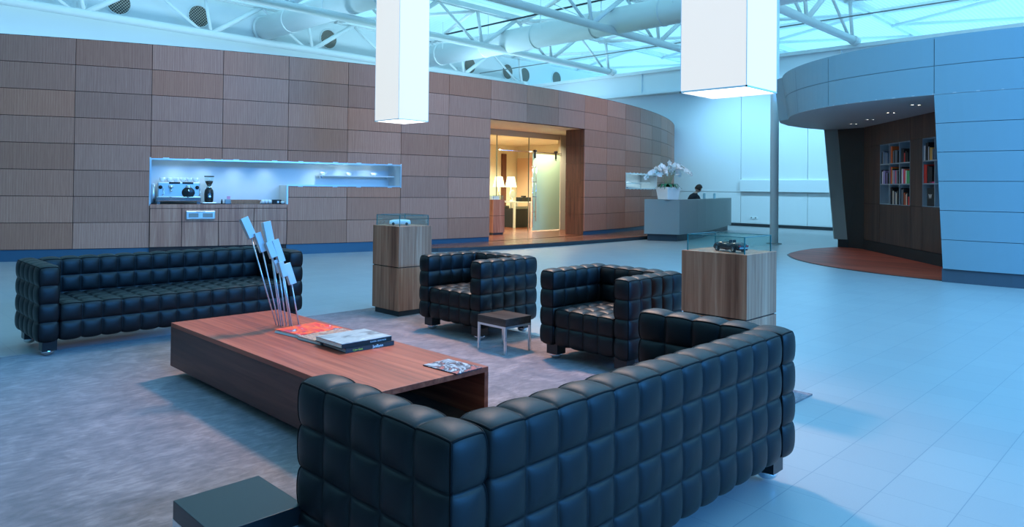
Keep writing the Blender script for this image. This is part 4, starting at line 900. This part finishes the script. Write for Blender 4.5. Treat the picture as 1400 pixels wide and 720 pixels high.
# screen-left = -R0 direction in plan
for k, (sx, top, n, sy) in enumerate(((-.95, .95, 9, .0), (-.62, 1.05, 8, .2), (-.42, 1.15, 9, -.15), (-.22, 1.12, 8, .2), (.05, 1.22, 9, .0), (.3, 1.18, 9, -.2), (.55, 1.02, 8, .1), (.78, 1.15, 8, -.05), (.98, 1.08, 9, .1), (-.1, 1.0, 8, .3))):
    Rl = Matrix.Rotation(.3, 3, 'Z') @ Vector((R0.x, R0.y, 0)).normalized(); Dl = Vector((-Rl.y, Rl.x, 0)); pts = []
    for i in range(13):
        q = i / 12; x_ = sx * .62 * (q ** 1.3); z = .34 + (top * .84 - .34) * math.sin(min(1, q * 1.25) * PI / 2) - (max(0, q - .62) ** 1.4) * .85 * abs(sx) ** .6
        pts.append(Rl * (x_ + .04 * sx) + Dl * sy * q + Vector((0, 0, z)))
    mb = MB(); mb.tube(pts, .006, 6); so = mb.build('flower_stem', stemm, t, True)
    for j_ in range(n):
        i = 12 - j_ * 8 / n; i0 = int(i); f = i - i0; p = pts[min(i0, 12)].lerp(pts[min(i0 + 1, 12)], f) + Vector((rr.uniform(-.03, .03), rr.uniform(-.03, .03), rr.uniform(-.03, .02)))
        mb = MB()
        fd = Vector((rr.uniform(-.5, .5), -1, rr.uniform(-.3, .5))).normalized(); ua = fd.cross(Vector((0, 0, 1))).normalized(); ub = ua.cross(fd)
        for m_ in range(5):
            an = m_ * 2 * PI / 5 + .3; dr = ua * math.cos(an) + ub * math.sin(an); sd = fd.cross(dr); L_ = .078
            mb.face([p, p + dr * L_ * .5 + sd * L_ * .42 + fd * .004, p + dr * L_ + fd * .012, p + dr * L_ * .5 - sd * L_ * .42 + fd * .004])
        mb.ball(p + fd * .008, .011, 8); mb.build('blossom', petal, so)
# ------------------------------------------------------------------ receptionist
def person():
    hp = ontop(942.5, 262, 0, 1.12); X, Y = hp[0], hp[1]
    root = thing('person', 'person with short brown hair in a dark jacket sitting bent over behind the reception desk', 'person', (X, Y, .1))
    # local frame: facing +x ; rotate so it faces right in the photo
    root.rotation_euler = (0, 0, -.55); root.scale = (1.06,) * 3
    J = {}; V = []; Rr = []; E_ = []
    def v(n, p, r): J[n] = len(V); V.append(p); Rr.append(r); return J[n]
    def e(a, b): E_.append((J[a], J[b]))
    v('pel', (0, 0, .58), (.14, .17)); v('sp1', (.03, 0, .74), (.12, .145)); v('sp2', (.09, 0, .92), (.12, .165)); v('sp3', (.16, 0, 1.06), (.10, .15)); v('nk', (.215, 0, 1.14), (.052, .052)); v('nk2', (.25, 0, 1.19), (.05, .05))
    for a, b in (('pel', 'sp1'), ('sp1', 'sp2'), ('sp2', 'sp3'), ('sp3', 'nk'), ('nk', 'nk2')): e(a, b)
    for s in (-1, 1):
        k = str(s)
        v('sh' + k, (.16, s * .175, 1.05), (.062, .062)); v('el' + k, (.24, s * .25, .82), (.046, .046)); v('wr' + k, (.46, s * .15, .80), (.028, .032)); v('pm' + k, (.53, s * .13, .795), (.018, .036))
        v('hip' + k, (.03, s * .1, .56), (.095, .095)); v('kn' + k, (.46, s * .12, .56), (.065, .065)); v('an' + k, (.42, s * .12, .14), (.042, .042)); v('toe' + k, (.6, s * .13, .05), (.035, .045))
        for a, b in (('sp3', 'sh' + k), ('sh' + k, 'el' + k), ('el' + k, 'wr' + k), ('wr' + k, 'pm' + k), ('pel', 'hip' + k), ('hip' + k, 'kn' + k), ('kn' + k, 'an' + k), ('an' + k, 'toe' + k)): e(a, b)
        for f_ in range(4):
            y0 = s * .13 + (f_ - 1.5) * .018; Lf = (.062, .072, .068, .054)[f_]
            v('f%s%d' % (k, f_), (.555, y0, .795), (.009, .009)); v('g%s%d' % (k, f_), (.555 + Lf * .55, y0, .79), (.008, .008)); v('h%s%d' % (k, f_), (.555 + Lf, y0, .777), (.007, .007))
            e('pm' + k, 'f%s%d' % (k, f_)); e('f%s%d' % (k, f_), 'g%s%d' % (k, f_)); e('g%s%d' % (k, f_), 'h%s%d' % (k, f_))
        v('t' + k, (.51, s * .13 - s * .045, .79), (.010, .010)); v('u' + k, (.545, s * .13 - s * .062, .785), (.008, .008)); e('pm' + k, 't' + k); e('t' + k, 'u' + k)
    me = bpy.data.meshes.new('body'); me.from_pydata(V, E_, []); o = bpy.data.objects.new('body', me); C.objects.link(o)
    sk = o.modifiers.new('skin', 'SKIN'); sv = me.skin_vertices[0].data
    for i, r_ in enumerate(Rr): sv[i].radius = r_
    sv[0].use_root = True; ss = o.modifiers.new('sub', 'SUBSURF'); ss.levels = 1; ss.render_levels = 1
    bpy.context.view_layer.update(); dg = bpy.context.evaluated_depsgraph_get(); me2 = bpy.data.meshes.new_from_object(o.evaluated_get(dg)); bpy.data.objects.remove(o)
    vs = [tuple(q.co) for q in me2.vertices]; fs = [tuple(p.vertices) for p in me2.polygons]
    mb = MB()
    def mi_of(f):
        c = sum((Vector(vs[i]) for i in f), Vector()) / len(f)
        if c.z > 1.125 and abs(c.y) < .08: return 1
        if c.x > .47 and .7 < c.z < .86: return 1
        if c.z < .62: return 2
        return 0
    mb.add(vs, [])
    for f in fs: mb.f.append(f); mb.m.append(mi_of(f)); mb.uv.append([(0, 0)] * len(f))
    # head, bowed forward
    HM = Matrix.Translation((.305, 0, 1.275)) @ Matrix.Rotation(.55, 4, 'Y')
    hv = []; hf = []; n, mm = 24, 16
    for i in range(mm + 1):
        a = PI * i / mm
        for k in range(n):
            b = 2 * PI * k / n; x, y, z = math.sin(a) * math.cos(b), math.sin(a) * math.sin(b), math.cos(a)
            fx = .098 * x; fy = .075 * y * (1 - .22 * max(0, -z)); fz = .118 * z
            if x > .6: fx = .098 * (.6 + (x - .6) * .62)
            if x > 0: 
                fx += .024 * math.exp(-((y / .16) ** 2)) * math.exp(-(((z + .12) / .16) ** 2))          # nose
                fx -= .008 * math.exp(-(((abs(y) - .38) / .16) ** 2)) * math.exp(-(((z - .08) / .12) ** 2))   # eye sockets
                fx += .007 * math.exp(-((y / .3) ** 2)) * math.exp(-(((z + .45) / .07) ** 2))          # lips
                fx += .008 * math.exp(-((y / .3) ** 2)) * math.exp(-(((z + .8) / .15) ** 2))           # chin
            hv.append(HM @ Vector((fx, fy, fz)))
    hf = [(i * n + k, (i + 1) * n + k, (i + 1) * n + (k + 1) % n, i * n + (k + 1) % n) for i in range(mm) for k in range(n)]
    mb.add(hv, hf, 1)
    for s in (-1, 1): mb.ball(HM @ Vector((-.005, s * .076, -.005)), (.018, .008, .03), 10, 1)
    body = mb.build('body', [mat('dark_jacket', (.02, .025, .035), .8), mat('skin', (.62, .36, .27), .5), mat('dark_trousers', (.02, .02, .025), .8)], root, True)
    for s in (-1, 1):
        q = MB(); q.ball(HM @ Vector((.083, s * .029, .008)), .010, 10); q.build('eye', M['ceram'], body, True)
    hr = MB(); hvv = []
    for i in range(mm + 1):
        a = PI * i / mm
        for k in range(n):
            b = 2 * PI * k / n; x, y, z = math.sin(a) * math.cos(b), math.sin(a) * math.sin(b), math.cos(a)
            sc = 1.14 + .03 * math.sin(7 * b + 3 * a); fr_ = x > .45 and z < .42
            if fr_ or z < -.55: sc = .9
            hvv.append(HM @ Vector((.098 * x * sc - .006, .078 * y * sc, .118 * z * sc + .004)))
    hr.add(hvv, hf); hr.build('hair', mat('brown_hair', (.05, .022, .015), .6), root, True)
    ch = thing('office_chair', 'dark office chair under the person behind the reception desk', 'chair', (X, Y, .1), -.55)
    q = MB(); q.box((-.24, -.24, .40), (.24, .24, .46)); q.build('seat', M['blackm'], ch, bevel=.03); q = MB(); q.tube([(0, 0, .06), (0, 0, .4)], .03); q.build('post', M['chrome'], ch, True)
    for k in range(5):
        a = k * 2 * PI / 5; q = MB(); q.tube([(0, 0, .09), (.27 * math.cos(a), .27 * math.sin(a), .05)], .02, 8); q.ball((.27 * math.cos(a), .27 * math.sin(a), .026), .026, 10); q.build('base_arm', M['blackm'], ch, True)
    q = MB(); q.box((-.33, -.2, .55), (-.28, .2, .85)); q.tube([(-.22, 0, .42), (-.30, 0, .6)], .02); q.build('backrest', M['blackm'], ch, bevel=.02)
person()
# ------------------------------------------------------------------ room furniture behind the doorway
def office_desk(x, y, label, box=True):
    t = thing('office_desk', label, 'desk', (x, y, .1), .0)
    mb = MB(); mb.box((-.42, -.35, .82), (.42, .35, .86)); mb.build('desk_top', M['alu'], t)
    for a in (-1, 1):
        mb = MB(); mb.box((a * .40 - .03, -.33, 0), (a * .40 + .03, -.27, .82)); mb.box((a * .40 - .03, .27, 0), (a * .40 + .03, .33, .82)); mb.build('leg', M['alu'], t)
    mb = MB(); mb.box((-.33, -.28, .0), (.33, .3, .62)); mb.build('drawer_unit', M['blackm'], t, bevel=.01)
    mb = MB(); mb.box((-.3, -.30, .62), (.3, -.26, .70)); mb.build('modesty_panel', M['grey'], t)
p = atd(705, 290, 23.6); office_desk(p.x, p.y, 'steel legged desk with a black drawer unit in the lit room, right of the pedestal')
P_ = Vector((p.x, p.y, 0))
p = atd(679, 290, 24.0); office_desk(p.x, p.y, 'second steel legged desk partly hidden behind the pedestal in the lit room')
def table_lamp(x, y, d, label):
    p = atd(x, y, d); t = thing('table_lamp', label, 'table lamp', (p.x, p.y, .962), 0, 'lit table lamps in the back room')
    mb = MB(); mb.lathe([(.10, 0), (.10, .015), (.02, .03), (.014, .1), (.014, .5)]); mb.build('base', M['chrome'], t, True)
    mb = MB(); mb.lathe([(.20, .47), (.12, .82), (.116, .82), (.196, .47)], seg=32); mb.build('lamp_shade', M['lampshade'], t, True)
    lamp('lamp_bulb', 'POINT', (p.x, p.y, 1.55), 18, (1, .62, .3), shadow_soft_size=.05)
table_lamp(682, 250, 23.9, 'lit white table lamp, left of the pair in the back room'); table_lamp(698.5, 250, 24.1, 'lit white table lamp, right of the pair in the back room')
t = thing('desk_box', 'low black box with a handle on the desk in the lit room', 'box', (P_.x + .16, P_.y - .2, .961)); mb = MB(); mb.box((-.24, -.13, 0), (.24, .13, .14)); mb.build('box', M['black'], t, bevel=.01)
mb = MB(); mb.box((-.08, -.05, .14), (.08, .05, .19)); mb.build('handle', M['blackm'], t, bevel=.01)
t = thing('white_fan', 'round white desk fan beside the table lamps in the lit room', 'fan', (P_.x - .22, P_.y - .05, .961)); mb = MB(); mb.lathe([(.09, 0), (.08, .02), (.02, .03), (.015, .12)]); mb.build('base', M['ceram'], t, True)
mb = MB(); mb.ball((0, 0, .24), (.14, .06, .14), 18); mb.build('fan_head', M['ceram'], t, True)
t = thing('model_box', 'white box of brochures in the glass case inside the doorway', 'box', (14.42, 13.72, 1.077)); mb = MB(); mb.box((-.15, -.1, 0), (.15, .1, .09)); mb.build('box', M['ceram'], t, bevel=.006); mb = MB(); mb.box((-.155, -.105, .09), (.155, .105, .098)); mb.build('lid', M['ceram'], t)
